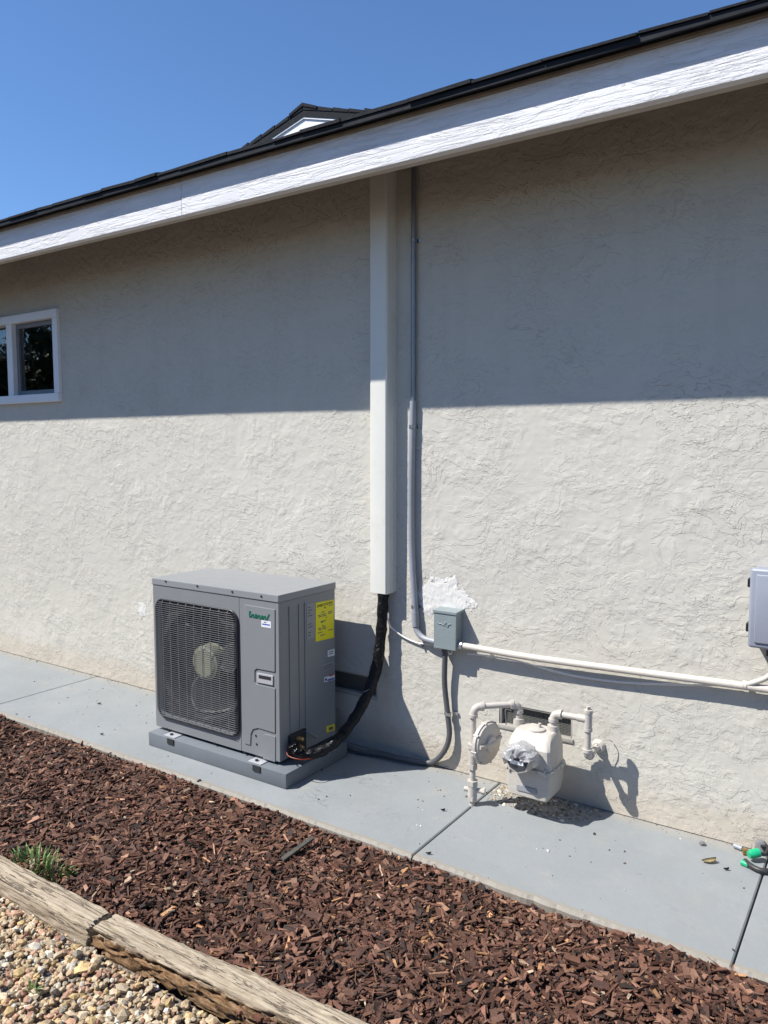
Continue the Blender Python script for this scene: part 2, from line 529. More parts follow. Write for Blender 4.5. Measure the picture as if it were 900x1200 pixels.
# ------------------------------------------------------------------ pavement of painted slabs
PAVE_Y = -0.800
pavement = box('pavement', (-10.0, PAVE_Y + 0.012, -0.085), (4.0, 0.06, -0.016), 'joint', None, 0)
tag(pavement, kind='structure')
joints = [-10.0, -7.72, -4.62, -1.533, -0.368, 2.6, 4.0]
def slab(x0, x1):
    # edges slightly rounded and chipped along the bed
    nx = max(8, int((x1 - x0) / 0.012)); ys = [PAVE_Y + RS.uniform(0, .0) , -0.77, -0.6, -0.4, -0.25, -0.1, 0.05]
    X = np.concatenate([[x0 + 0.0035], np.linspace(x0 + 0.008, x1 - 0.008, nx - 2), [x1 - 0.0035]])
    cn = gnoise(nx, 4, 0.01, 0.03, 0.01, int(abs(x0) * 100))[0]
    V, Q = [], []
    top = {}
    for i, x in enumerate(X):
        chip = float(abs(cn[i]) * 0.0022)
        prof = [(PAVE_Y + 0.004 + chip, -0.08), (PAVE_Y + 0.001 + chip, -0.012), (PAVE_Y + 0.009 + chip * 1.5, 0.0)]
        row = prof + [(y, 0.0) for y in ys[1:]] + [(0.05, -0.08)]
        for y, z in row:
            e = 0.0
            if i in (0, nx - 1) and z == 0.0:
                z -= 0.004
            V.append((x, y, z))
    m = len(ys) - 1 + 4
    for i in range(nx - 1):
        for k in range(m - 1):
            a = i * m + k
            Q.append((a, a + m, a + m + 1, a + 1))
    T = [tuple(range(m))[::-1], tuple((nx - 1) * m + k for k in range(m))]
    me = np_mesh('slab', V, Q)
    bm = bmesh.new(); bm.from_mesh(me)
    bm.verts.ensure_lookup_table()
    for t in T:
        bm.faces.new([bm.verts[i] for i in t])
    bmesh.ops.recalc_face_normals(bm, faces=bm.faces)
    bpy.data.meshes.remove(me)
    bm_obj('concrete_slab', bm, 'pave', pavement)
for a, b in zip(joints[:-1], joints[1:]):
    slab(a, b)

# ================================================================== HOUSE
house = thing('house', (0, 0, 0), 'single storey house with grey stucco wall, white fascia and dark shingle roof', 'house')
ZW = 3.12                       # wall top, under the sloping eave
D_ = 0.0060
X0, X1 = -6.25, 0.25
nx, nz = int((X1 - X0) / D_) + 1, int((ZW - 0.0) / D_) + 1
Wx, Wz = X0 + np.arange(nx) * D_, 0.004 + np.arange(nz) * D_
mask = sstep(gnoise(nx, nz, D_, 0.42, 0.30, 4) + 0.5 * gnoise(nx, nz, D_, 0.14, 0.11, 7), -0.7, 1.1)
a = gnoise(nx, nz, D_, 0.26, 0.15, 1) + 0.45 * gnoise(nx, nz, D_, 0.085, 0.055, 2) + (0.10 + 0.55 * mask) * gnoise(nx, nz, D_, 0.032, 0.022, 3) + 0.10 * gnoise(nx, nz, D_, 0.012, 0.010, 13)
h = np.zeros_like(a)
for t_, am in ((-1.9, .8), (-1.15, 1.0), (-0.45, 1.1), (0.2, 1.0), (0.9, 1.1), (1.6, .9)):
    h += am * sstep(a, t_ - 0.05, t_ + 0.05)
h = 0.00016 * (0.45 + 0.75 * mask) * h
h += 0.00022 * gnoise(nx, nz, D_, 0.03, 0.025, 6) + 0.0004 * gnoise(nx, nz, D_, 0.9, 0.7, 9)
XX, ZZ = np.meshgrid(Wx, Wz)
WIN = (-6.15, -4.965, 1.965, 2.515)         # opening of the window
VENTS = [(-1.540, -1.178, 0.276, 0.394), (-2.600, -2.243, 0.276, 0.394)]
WH = h
V = np.stack([XX, -h, ZZ], -1).reshape(-1, 3)
ii = np.arange(nz * nx).reshape(nz, nx)
Q = np.stack([ii[:-1, :-1], ii[:-1, 1:], ii[1:, 1:], ii[1:, :-1]], -1).reshape(-1, 4)
cx_ = XX[:-1, :-1].ravel() + D_ / 2; cz_ = ZZ[:-1, :-1].ravel() + D_ / 2
keep = np.ones(len(Q), bool)
for (x0, x1, z0, z1) in [WIN] + VENTS:
    keep &= ~((cx_ > x0) & (cx_ < x1) & (cz_ > z0) & (cz_ < z1))
Q = Q[keep]
nb = len(V)
zt = float(Wz[-1])
ext = [(-10, 0, 0.004), (X0, 0, 0.004), (X0, 0, zt), (-10, 0, zt), (float(Wx[-1]), 0, 0.004), (4, 0, 0.004), (4, 0, zt), (float(Wx[-1]), 0, zt),
       (-10, 5, 0.004), (-10, 5, zt), (4, 5, 0.004), (4, 5, zt)]
V = np.concatenate([V, np.array(ext)])
Q = np.concatenate([Q, np.array([(0, 1, 2, 3), (4, 5, 6, 7), (8, 0, 3, 9), (5, 10, 11, 6), (10, 8, 9, 11)]) + nb])
wall = link('wall', np_mesh('wall', V, Q), 'stucco', house, True)

# bare plaster where an old fitting was taken off
def blob(name, cx, cz, rx, rz, seed, mat, th=0.0016):
    n, d = 130, 2.8 * max(rx, rz) / 130
    g = gnoise(n, n, d, rx * 0.9, rz * 0.9, seed) * 0.06 + gnoise(n, n, d, rx * 0.22, rz * 0.22, seed + 1) * 0.12 + gnoise(n, n, d, rx * 0.06, rz * 0.06, seed + 5) * 0.06
    xs = (np.arange(n) - n / 2) * d
    X, Z = np.meshgrid(xs, xs)
    f = 1 - np.sqrt((X / rx) ** 2 + (Z / rz) ** 2) + g
    hh = th * sstep(f, 0.0, 0.22) * (1 + 0.25 * gnoise(n, n, d, 0.03, 0.03, seed + 2))
    ok = f > 0
    ix_ = np.clip(((X + cx - X0) / D_).round().astype(int), 0, nx - 1); iz_ = np.clip(((Z + cz) / D_).round().astype(int), 0, nz - 1)
    Vv = np.stack([X + cx, -(0.0009 + WH[iz_, ix_] + hh), Z + cz], -1).reshape(-1, 3)
    I = np.arange(n * n).reshape(n, n)
    q = np.stack([I[:-1, :-1], I[:-1, 1:], I[1:, 1:], I[1:, :-1]], -1)
    kk = ok[:-1, :-1] & ok[1:, 1:] & ok[:-1, 1:] & ok[1:, :-1]
    q = q[kk]
    used = np.unique(q)
    mp = -np.ones(n * n, int); mp[used] = np.arange(len(used))
    return link(name, np_mesh(name, Vv[used], mp[q]), mat, wall, True)
blob('plaster_patch', -1.840, 0.865, 0.150, 0.110, 20, 'patch')
blob('plaster_patch', -4.115, 0.535, 0.045, 0.055, 30, 'patch', 0.001)

# ------------------------------------------------------------------ eave: fascia, roof edge
EY, EZ = -0.543, 2.753
jx = W(213, 240, EY).x
for (x0, x1, dy) in ((-10, jx - 0.0015, 0.0), (jx + 0.0015, 4, 0.0025)):
    box('fascia_board', (x0, EY - dy, EZ), (x1, EY + 0.038, 2.918), 'fascia', house, 0.003)
box('eave_strip', (-10, EY - 0.010, 2.9185), (4, EY + 0.03, 2.932), 'strip', house, 0.001)
box('sub_fascia', (-10, EY + 0.0385, EZ + 0.004), (4, EY + 0.082, 2.93), 'subfascia', house, 0.002)
SL = 0.335
RY, RZ = -0.598, 2.934          # lower front edge of the roof
def roof_z(y):
    return RZ + (y - RY) * SL
roof = prism('roof', [(RY + 0.012, RZ), (RY + 0.012, RZ + 0.012), (5.0, roof_z(5.0) + 0.012), (5.0, roof_z(5.0))], 0, -10.2, 4.2, 'roof', house)
drip = box('drip_edge', (-10.2, RY, RZ - 0.010), (4.2, RY + 0.0115, RZ + 0.014), 'drip', roof, 0.002)
# shingles of the lowest courses, each its own piece
def shingle(x, wd, y0, lift, th, ln=0.34):
    bm = bmesh.new()
    zb = RZ + 0.0145 + lift
    V8 = []
    sag = random.uniform(-0.003, 0.003)
    for (xx, s) in ((x, 0), (x + wd, 1)):
        for (yy, zz) in ((y0, zb + (sag if s else -sag)), (y0, zb + th + (sag if s else -sag)), (y0 + ln, zb + th + ln * SL), (y0 + ln, zb + ln * SL)):
            V8.append(bm.verts.new((xx, yy, zz)))
    A, B = V8[:4], V8[4:]
    bm.faces.new(A); bm.faces.new(B)
    for i in range(4):
        bm.faces.new((A[i], A[(i + 1) % 4], B[(i + 1) % 4], B[i]))
    bmesh.ops.recalc_face_normals(bm, faces=bm.faces)
    bm_obj('shingle', bm, 'roof', roof)
x = -7.6
while x < 1.0:
    wd = random.choice((0.16, 0.22, 0.28, 0.33))
    shingle(x, wd - 0.004, RY - random.uniform(0.005, 0.012), 0.0, random.choice((0.007, 0.009, 0.011, 0.014)))
    x += wd
bm = bmesh.new()            # the courses above, out of sight from below, as one piece
for k in range(1, 34):
    y = RY + 0.012 + k * 0.145
    box_bm(bm, (-10.2, y, roof_z(y) + 0.008), (4.2, y + 0.12, roof_z(y) + 0.030), 0)
    for v in bm.verts[-8:]:
        v.co.z += (v.co.y - y) * SL
o = bm_obj('shingle_courses', bm, 'roof', roof)
o['kind'] = 'stuff'

# the small gable rising from the roof
YG = 1.35
ap = W(350.5, 124, YG - 0.06)
gw = 1.25
PG = 0.272
gable = bpy.data.objects.new('gable', None)
gable.location = (ap.x, YG, ap.z)
C.objects.link(gable); gable.parent = house
def gp(dx, dz):
    return (ap.x + dx, ap.z + dz)
hw = gw
tri = [gp(-hw, -0.05 - PG * hw), gp(hw, -0.05 - PG * hw), gp(0, -0.05)]
prism('siding_panel', tri, 1, YG, YG + 0.05, 'siding', gable)
for s in (-1, 1):
    e0, e1 = gp(0, 0), gp(s * hw, -PG * hw)
    def band(t0, t1):
        return [(e0[0], e0[1] + t0), (e1[0], e1[1] + t0), (e1[0], e1[1] + t1), (e0[0], e0[1] + t1)]
    prism('rake_board', band(-0.0735, -0.062), 1, YG - 0.010, YG - 0.001, 'siding', gable)
    prism('rake_trim', band(-0.0615, -0.012), 1, YG - 0.014, YG + 0.3, 'roof', gable)
    nsh = 9
    for k in range(nsh):
        a0, a1 = k / nsh, (k + 1) / nsh
        q = [(e0[0] + (e1[0] - e0[0]) * u, e0[1] + (e1[1] - e0[1]) * u) for u in (a0 + 0.003, a1 - 0.003)]
        dz = random.uniform(0.012, 0.024)
        prism('shingle', [(q[0][0], q[0][1] - 0.0115), (q[1][0], q[1][1] - 0.0115), (q[1][0], q[1][1] + dz * .5), (q[0][0], q[0][1] + dz)], 1, YG - 0.019, YG + 0.9, 'roof', gable)
prism('ridge_cap', [gp(-0.13, -0.036), gp(0, 0.012), gp(0.13, -0.036), gp(0.13, -0.016), gp(0, 0.036), gp(-0.13, -0.016)], 1, YG - 0.025, YG + 2.0, 'roof', gable)

# ------------------------------------------------------------------ window
win = bpy.data.objects.new('window', None)
win.location = (-5.53, 0, 1.92)
C.objects.link(win); win.parent = house
OX0, OX1, OZ0, OZ1 = -6.20, -4.912, 1.920, 2.558
FW = 0.058
yf, yb = -0.028, 0.06
def bar(name, x0, x1, z0, z1, y0, y1, mat, bev=0.004):
    return box(name, (x0, y0, z0), (x1, y1, z1), mat, win, bev)
bar('frame', OX0, OX1, OZ1 - FW, OZ1, yf, yb, 'white')
bar('frame', OX0, OX1, OZ0, OZ0 + FW, yf - 0.008, yb, 'white')
bar('frame', OX1 - FW, OX1, OZ0 + FW + .0005, OZ1 - FW - .0005, yf + 0.002, yb, 'white')
bar('frame', OX0, OX0 + FW, OZ0 + FW + .0005, OZ1 - FW - .0005, yf + 0.002, yb, 'white')
mx = W(12.5, 420, -0.01).x
bar('mullion', mx - 0.036, mx + 0.036, OZ0 + FW + .0005, OZ1 - FW - .0005, yf + 0.010, yb, 'white')
gx0, gx1, gz0, gz1 = mx + 0.0365, OX1 - FW - 0.0005, OZ0 + FW + 0.0005, OZ1 - FW - 0.0005
sw = 0.034
for (x0, x1, z0, z1) in ((gx0, gx1, gz1 - sw, gz1), (gx0, gx1, gz0, gz0 + sw), (gx0, gx0 + sw, gz0 + sw + .0005, gz1 - sw - .0005), (gx1 - 0.012, gx1, gz0 + sw + .0005, gz1 - sw - .0005)):
    bar('sash', x0, x1, z0, z1, 0.016, 0.05, 'sash', 0.002)
bar('pane', gx0 + 0.01, gx1 - 0.004, gz0 + 0.01, gz1 - 0.01, 0.030, 0.034, 'glass', 0)
lx0, lx1 = OX0 + FW + .0005, mx - 0.0365
bar('pane', lx0, lx1, gz0, gz1, 0.040, 0.044, 'glass', 0)
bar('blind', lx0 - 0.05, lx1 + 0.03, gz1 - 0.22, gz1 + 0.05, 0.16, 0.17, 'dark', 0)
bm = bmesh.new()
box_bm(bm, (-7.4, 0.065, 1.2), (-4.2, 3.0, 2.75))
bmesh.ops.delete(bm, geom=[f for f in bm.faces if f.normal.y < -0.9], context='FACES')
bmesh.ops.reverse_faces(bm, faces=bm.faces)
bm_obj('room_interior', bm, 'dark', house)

# ------------------------------------------------------------------ foundation vents
for (x0, x1, z0, z1) in VENTS:
    v = bpy.data.objects.new('foundation_vent', None)
    v.location = ((x0 + x1) / 2, 0, z0)
    C.objects.link(v); v.parent = house
    fx0, fx1, fz0, fz1 = x0 - 0.004, x1 + 0.004, z0 - 0.004, z1 + 0.004
    bm = bmesh.new()
    for lo, hi, yy0 in (((fx0, fz0), (fx1, z0 + .016), -0.006), ((fx0, z1 - .010), (fx1, fz1), 0.004), ((fx0, z0 + .0165), (x0 + .010, z1 - .0105), 0.004), ((x1 - .010, z0 + .0165), (fx1, z1 - .0105), 0.002)):
        box_bm(bm, (lo[0], yy0, lo[1]), (hi[0], 0.035, hi[1]), 0.0015)
    bm_obj('frame', bm, 'ventf', v, angle=40)
    box('screen', (x0 - .004, 0.026, z0 - .004), (x1 + .004, 0.030, z1 + .004), 'screen', v, 0)
    box('back_box', (x0 - .01, 0.036, z0 - .01), (x1 + .01, 0.09, z1 + .01), 'dark', v, 0)

# ================================================================== line-set cover and conduits
LX0, LX1, LD = -2.234, -2.130, 0.080
cov = thing('line_set_cover', (-2.18, 0, 0.86), 'tall ivory plastic duct cover running up the wall to the eave', 'pipe cover')
def cov_poly(x0, x1, d, c):
    return [(x0, -0.004), (x0, -d + c), (x0 + c, -d), (x1 - c, -d), (x1, -d + c), (x1, -0.004)]
prism('cover_shell', cov_poly(LX0, LX1, LD, 0.008), 2, 0.860, 3.06, 'cover', cov, 0.0015)
prism('back_plate', [(LX0 - 0.006, 0.001), (LX0 - 0.006, -0.014), (LX0 - 0.0004, -0.014), (LX0 - 0.0004, 0.001)], 2, 0.868, 3.06, 'cover', cov)
prism('back_plate', [(LX1 + 0.0004, 0.001), (LX1 + 0.0004, -0.014), (LX1 + 0.006, -0.014), (LX1 + 0.006, 0.001)], 2, 0.868, 3.06, 'cover', cov)

con = thing('electrical_conduit', (-2.0, -0.02, 0.7), 'grey metal conduit climbing the wall beside the ivory duct cover to the eave', 'conduit')
cu = [W(485, 194, -0.020), W(484.5, 330, -0.020), W(484.3, 474, -0.020)]
tube('upper_pipe', cu, 0.0125, 'emt_dark', con, 16)
lo_pts = [W(484.2, 470, -0.020), W(483.0, 520, -0.020), W(482.0, 580, -0.022), W(482.5, 640, -0.022), W(485.0, 690, -0.022), W(487, 722, -0.022)]
tube('pipe', smooth_path(lo_pts), 0.0165, 'emt', con, 18)
bend = [W(487, 722, -0.022), W(487.5, 735, -0.024), W(491, 743, -0.028), W(498, 748.5, -0.032), W(510, 752, -0.036)]
tube('elbow', smooth_path(bend), 0.0150, 'emt', con, 18)
tube('coupling', [W(486.6, 717, -0.022), W(487.2, 734, -0.0235)], 0.0195, 'emt', con, 18)
for (px, py, r) in ((485, 282, 0.0145), (483.6, 500, 0.0185), (486.2, 711, 0.0185)):
    p = W(px, py, -0.020)
    s = bpy.data.objects.new('strap', None)
    pts = [(p.x + 0.035, -0.004, p.z), (p.x + r, -0.005, p.z)]
    for k in range(9):
        a = math.pi * k / 8
        pts.append((p.x + r * math.cos(a), -0.020 - r * math.sin(a) * 1.02 if 0 < k < 8 else -0.008, p.z))
    bm = bmesh.new()
    rows = []
    for q in pts:
        rows.append((bm.verts.new((q[0], q[1], q[2] - 0.008)), bm.verts.new((q[0], q[1], q[2] + 0.008))))
    for i in range(len(rows) - 1):
        bm.faces.new((rows[i][0], rows[i + 1][0], rows[i + 1][1], rows[i][1]))
    bmesh.ops.solidify(bm, geom=list(bm.faces), thickness=0.0016)
    st = bm_obj('strap', bm, 'zinc', con)
    bpy.data.objects.remove(s)
    tube('screw', [(p.x + 0.028, -0.004, p.z), (p.x + 0.028, -0.009, p.z)], 0.0045, 'zinc', con, 8)

# ------------------------------------------------------------------ disconnect box
BX0, BX1, BZ0, BZ1, BD = -1.857, -1.734, 0.628, 0.812, 0.078
db = thing('disconnect_box', (-1.795, 0, BZ0), 'small grey green electrical disconnect box below the bare plaster patch', 'electrical box')
box('body', (BX0 + 0.004, -BD + 0.014, BZ0 + 0.006), (BX1 - 0.004, -0.002, BZ1 - 0.004), 'dbox', db, 0.003)
box('lid', (BX0, -BD, BZ0), (BX1, -BD + 0.0135, BZ1), 'dbox', db, 0.003)
prism('hood', [(-BD - 0.004, BZ1 - 0.008), (-BD - 0.004, BZ1 + 0.003), (-0.002, BZ1 + 0.008), (-0.002, BZ1 - 0.0035), (-BD + 0.0, BZ1 - 0.0035)][:4], 0, BX0 - 0.003, BX1 + 0.003, 'dbox', db)
sq = [(-0.040, 0.006), (-0.028, 0.0), (-0.018, 0.002), (-0.008, -0.004), (0.0, 0.004), (0.006, 0.012), (0.010, 0.0), (0.016, -0.008), (0.024, 0.004), (0.034, 0.006)]
bxm = (BX0 + BX1) / 2
tube('embossed_mark', smooth_path([(bxm + u, -BD - 0.0006, BZ1 - 0.062 + q) for u, q in sq], 6), 0.0028, 'dbox', db, 8)
tube('embossed_mark', [(bxm - 0.036, -BD - 0.0006, BZ1 - 0.060), (bxm + 0.004, -BD - 0.0006, BZ1 - 0.066)], 0.0022, 'dbox', db, 8)
tube('hub_fitting', [(BX1 - 0.004, -0.045, 0.652), (BX1 + 0.022, -0.045, 0.652)], 0.0225, 'zinc', db, 8)
tube('hub_fitting', [(BX0 + 0.045, -0.042, BZ0 + 0.007), (BX0 + 0.045, -0.042, BZ0 - 0.022)], 0.018, 'whip', db, 8)
tube('lock_loop', smooth_path([(BX0 + 0.075, -0.066, BZ0 + 0.004), (BX0 + 0.075, -0.066, BZ0 - 0.016), (BX0 + 0.088, -0.066, BZ0 - 0.022), (BX0 + 0.095, -0.066, BZ0 - 0.010), (BX0 + 0.095, -0.066, BZ0 + 0.004)]), 0.0022, 'zinc', db, 6)

# flexible whip from the box to the heat pump
wh = thing('flexible_whip', (-1.83, -0.03, 0.0), 'dark grey flexible conduit hanging from the disconnect box and trailing behind the heat pump', 'cable')
hx = BX0 + 0.045
wp = [Vector((hx, -0.042, BZ0 - 0.018)), W(521, 800, -0.036), W(524.5, 836, -0.032), W(526.5, 862, -0.032), W(520, 881, -0.034), G(505, 893.5, 0.022), G(480, 891, 0.020), G(445, 884, 0.020), G(412, 878, 0.020), Vector((-2.50, -0.075, 0.05)), Vector((-2.60, -0.10, 0.12))]
tube('conduit', smooth_path(wp, 10), 0.0135, 'whip', wh, 14)
p = W(524.5, 836, -0.032)
tube('strap', [(p.x - .002, p.y, p.z - 0.007), (p.x + .002, p.y, p.z + 0.007)], 0.0180, 'zinc', wh, 14)
box('strap_tab', (p.x + 0.017, -0.012, p.z - 0.007), (p.x + 0.045, -0.004, p.z + 0.007), 'zinc', wh, 0.001)

# horizontal painted pipe and the loose cable below it
pp = thing('horizontal_pipe', (-1.0, -0.04, 0.65), 'long beige painted pipe running level along the wall from the disconnect box', 'pipe')
hp = [(BX1 + 0.02, -0.045, 0.652), tuple(W(620, 770, -0.042)), tuple(W(760, 789, -0.038)), tuple(W(880, 805, -0.036)), (0.6, -0.036, 0.69)]
tube('pipe', smooth_path(hp, 6), 0.0155, 'beige', pp, 16)
br = W(873, 803, -0.036)
tube('clamp', [(br.x - 0.008, br.y, br.z), (br.x + 0.008, br.y, br.z)], 0.0185, 'beige', pp, 16)
tube('branch_pipe', smooth_path([tuple(W(876, 802, -0.040)), tuple(W(886, 799, -0.045)), tuple(W(900, 793, -0.045)), (-0.33, -0.045, 0.80)], 6), 0.0105, 'beige', pp, 12)
cb = thing('loose_cable', (-1.4, -0.02, 0.63), 'thin white cable sagging just below the long beige pipe', 'cable')
tube('cable_run', smooth_path([W(548, 766, -0.022), W(575, 769, -0.016), W(610, 775.5, -0.012), W(650, 787, -0.011), W(690, 795, -0.011), W(740, 800.5, -0.011), W(800, 802.5, -0.012), W(866, 803.5, -0.018)], 8), 0.0042, 'cablew', cb, 8)
p = W(576, 769, -0.014)
box('cable_staple', (p.x - 0.004, -0.022, p.z - 0.006), (p.x + 0.004, -0.003, p.z + 0.010), 'cablew', cb, 0.001)
ca = thing('control_cable', (-2.05, -0.02, 0.68), 'thin white cable curving from the ivory duct cover to the disconnect box', 'cable')
tube('cable_run', smooth_path([(-2.150, -0.045, 0.885), (-2.152, -0.05, 0.80), W(456, 731, -0.035), W(463, 739, -0.018), W(474, 747, -0.012), W(488, 753, -0.012), W(500, 755, -0.018), W(511, 756, -0.024)], 8), 0.0040, 'cablew', ca, 8)
p = W(495, 755, -0.012)
box('cable_staple', (p.x - 0.006, -0.020, p.z - 0.012), (p.x + 0.002, -0.003, p.z + 0.004), 'whip', ca, 0.001)

# ------------------------------------------------------------------ enclosure at the right
EX0, EX1, EZ0, EZ1, ED = -0.462, -0.16, 0.842, 1.147, 0.115
eb = thing('wall_enclosure', (-0.31, 0, EZ0), 'blue grey plastic electrical enclosure with dark hinges mounted above the beige pipe', 'electrical box')
box('body', (EX0 + 0.008, -ED + 0.036, EZ0 + 0.006), (EX1 - 0.008, 0.0, EZ1 - 0.006), 'ebox', eb, 0.006)
box('door', (EX0, -ED, EZ0), (EX1, -ED + 0.0355, EZ1), 'ebox', eb, 0.014, 4)
box('door_panel', (EX0 + 0.022, -ED - 0.007, EZ0 + 0.022), (EX1 - 0.022, -ED + 0.004, EZ1 - 0.022), 'ebox', eb, 0.006, 3)
for zc in (1.088, 0.917):
    box('hinge', (EX0 - 0.009, -ED + 0.010, zc - 0.017), (EX0 + 0.004, -ED + 0.060, zc + 0.017), 'guard', eb, 0.004)
tube('bottom_gland', [(-0.385, -0.05, EZ0 + 0.01), (-0.385, -0.05, EZ0 - 0.035)], 0.022, 'guard', eb, 10)
tube('bottom_conduit', smooth_path([(-0.385, -0.05, EZ0 - 0.03), (-0.380, -0.05, 0.76), (-0.36, -0.045, 0.70), (-0.33, -0.04, 0.55)], 6), 0.014, 'guard', eb, 10)

# ================================================================== HEAT PUMP
YF = -0.572
pad = thing('equipment_pad', (-2.82, -0.40, 0.0), 'flat grey plastic equipment pad under the heat pump', 'pad')
bm = bmesh.new()
box_bm(bm, (-3.305, -0.627, 0.001), (-2.331, -0.145, 0.075), 0.004)
bm_obj('pad_block', bm, 'padm', pad, angle=40)
hpu = thing('heat_pump', (-2.86, -0.36, 0.075), 'grey outdoor heat pump unit with wire fan guard and yellow energy label', 'heat pump')
UX0, UX1, UZ0, UZ1, UYB = -3.305, -2.415, 0.094, 0.905, -0.135
LID = 0.036
def fr(px, py):                       # front panel point (x, z)
    p = W(px, py, YF)
    return p.x, p.z
tl = G(232, 664, UZ1); tm = G(284, 663.5, UZ1)
bl_y = max(-0.36, min(-0.2, tl.y)); bl_x = max(UX0 + 0.06, min(tm.x, UX0 + 0.25))
foot = [(UX0, YF), (UX1, YF), (UX1, UYB), (bl_x, UYB), (UX0, bl_y)]
# lid with rolled rim
def inset(poly, d):
    cx = sum(p[0] for p in poly) / len(poly); cy = sum(p[1] for p in poly) / len(poly)
    return [(p[0] + (d if p[0] < cx else -d), p[1] + (d if p[1] < cy else -d)) for p in poly]
lid = prism('lid', inset(foot, -0.004), 2, UZ1 - LID, UZ1, 'unit_lid', hpu, 0.004)
# front panel with the fan opening
ZT = UZ1 - LID - 0.001
sx, _ = fr(281.5, 790)
(gx_a, gz_a), (gx_b, gz_b) = fr(185.5, 775), fr(280, 790)
gl, gr = gx_a, gx_b
gt = (fr(186, 702)[1] + fr(278, 716)[1]) / 2
gb = (fr(186, 841)[1] + fr(278, 859)[1]) / 2
def rrect(x0, x1, z0, z1, r, n=8):
    pts = []
    for (cx, cz, a0) in ((x1 - r, z1 - r, 0), (x0 + r, z1 - r, 90), (x0 + r, z0 + r, 180), (x1 - r, z0 + r, 270)):
        for k in range(n + 1):
            a = R(a0 + 90 * k / n)
            pts.append((cx + r * math.cos(a), cz + r * math.sin(a)))
    return pts
def frame_panel(name, outer, inner, y0, y1, mat, parent):
    """a plate between two outlines with as many points each"""
    bm = bmesh.new()
    L = [[bm.verts.new((p[0], y, p[1])) for p in pl] for y in (y0, y1) for pl in (outer, inner)]
    n = len(inner)
    o0, i0, o1, i1 = L
    for i in range(n):
        j = (i + 1) % n
        bm.faces.new((o0[i], o0[j], i0[j], i0[i]))
        bm.faces.new((o1[j], o1[i], i1[i], i1[j]))
        bm.faces.new((o0[j], o0[i], o1[i], o1[j]))
        bm.faces.new((i0[i], i0[j], i1[j], i1[i]))
    bmesh.ops.remove_doubles(bm, verts=bm.verts, dist=1e-6)
    bmesh.ops.recalc_face_normals(bm, faces=bm.faces)
    return bm_obj(name, bm, mat, parent, angle=30)
inn = rrect(gl + 0.008, gr - 0.008, gb + 0.008, gt - 0.008, 0.05)
out = []
xa, xb, za, zb = UX0, sx - 0.001, UZ0, ZT
for k, p in enumerate(inn):             # spread the outer outline round the rectangle
    q = k // 9; u = (k % 9) / 8
    cs = ((xb, zb), (xa, zb), (xa, za), (xb, za))
    c = cs[q]
    # points before / after the corner slide along the sides
    if q == 0: pt = (xb, p[1] + (zb - p[1]) * min(1, 2 * u)) if u <= .5 else (p[0] + (xb - p[0]) * (2 - 2 * u), zb)
    if q == 1: pt = (p[0] + (xa - p[0]) * min(1, 2 * u), zb) if u <= .5 else (xa, p[1] + (zb - p[1]) * (2 - 2 * u))
    if q == 2: pt = (xa, p[1] + (za - p[1]) * min(1, 2 * u)) if u <= .5 else (p[0] + (xa - p[0]) * (2 - 2 * u), za)
    if q == 3: pt = (p[0] + (xb - p[0]) * min(1, 2 * u), za) if u <= .5 else (xb, p[1] + (za - p[1]) * (2 - 2 * u))
    out.append(pt)
frame_panel('front_panel', out, inn, YF, YF + 0.018, 'unit', hpu)
svc = box('service_panel', (sx + 0.001, YF, UZ0), (UX1, YF + 0.018, ZT), 'unit', hpu, 0.002)
# sides and back
side = box('side_panel', (UX1 - 0.018, YF + 0.0185, UZ0), (UX1 - 0.001, UYB, ZT), 'unit', hpu, 0.002)
box('side_panel', (UX0 + 0.001, YF + 0.0185, UZ0), (UX0 + 0.018, bl_y, ZT), 'unit', hpu, 0.002)
box('back_coil', (bl_x, UYB - 0.035, UZ0 + 0.02), (UX1 - 0.019, UYB - 0.006, ZT - 0.01), 'coil', hpu, 0.002)
prism('back_coil', [(UX0 + 0.006, bl_y + .001), (UX0 + 0.03, bl_y - 0.01), (bl_x - .001, UYB - 0.035), (bl_x - .001, UYB - 0.006)], 2, UZ0 + 0.02, ZT - 0.01, 'coil', hpu)
prism('base_pan', inset(foot, 0.006), 2, UZ0 - 0.004, UZ0 + 0.0195, 'cavity', hpu)
box('partition', (sx + 0.012, YF + 0.02, UZ0 + 0.022), (sx + 0.016, UYB - 0.04, ZT - 0.01), 'cavity', hpu, 0)
# fan, motor and shroud
fcx, fcz = (gl + gr) / 2, (gt + gb) / 2
FR = min(gr - gl, gt - gb) / 2 - 0.020
bm = bmesh.new()
N = 48
prof = [(FR + 0.035, YF + 0.020), (FR + 0.008, YF + 0.024), (FR, YF + 0.045), (FR + 0.002, YF + 0.150), (FR + 0.012, YF + 0.152), (FR + 0.012, YF + 0.05), (FR + 0.035, YF + 0.0265)]
rings = [[bm.verts.new((fcx + r * math.cos(2 * math.pi * k / N), y, fcz + r * math.sin(2 * math.pi * k / N))) for k in range(N)] for r, y in prof]
for i in range(len(rings)):
    A, B = rings[i], rings[(i + 1) % len(rings)]
    for k in range(N):
        bm.faces.new((A[k], A[(k + 1) % N], B[(k + 1) % N], B[k]))
bmesh.ops.recalc_face_normals(bm, faces=bm.faces)
bm_obj('fan_shroud', bm, 'shroud', hpu, angle=40)
bm = bmesh.new()                        # square plate behind the opening, round hole
outp, innp = [], []
for k in range(N):
    a = 2 * math.pi * k / N
    c, s = math.cos(a), math.sin(a)
    m = max(abs(c), abs(s))
    outp.append((fcx + c / m * (gr - gl) / 2 * 1.02, fcz + s / m * (gt - gb) / 2 * 1.02)); innp.append((fcx + c * (FR + 0.03), fcz + s * (FR + 0.03)))
bm.free()
frame_panel('baffle', outp, innp, YF + 0.0275, YF + 0.031, 'shroud', hpu)
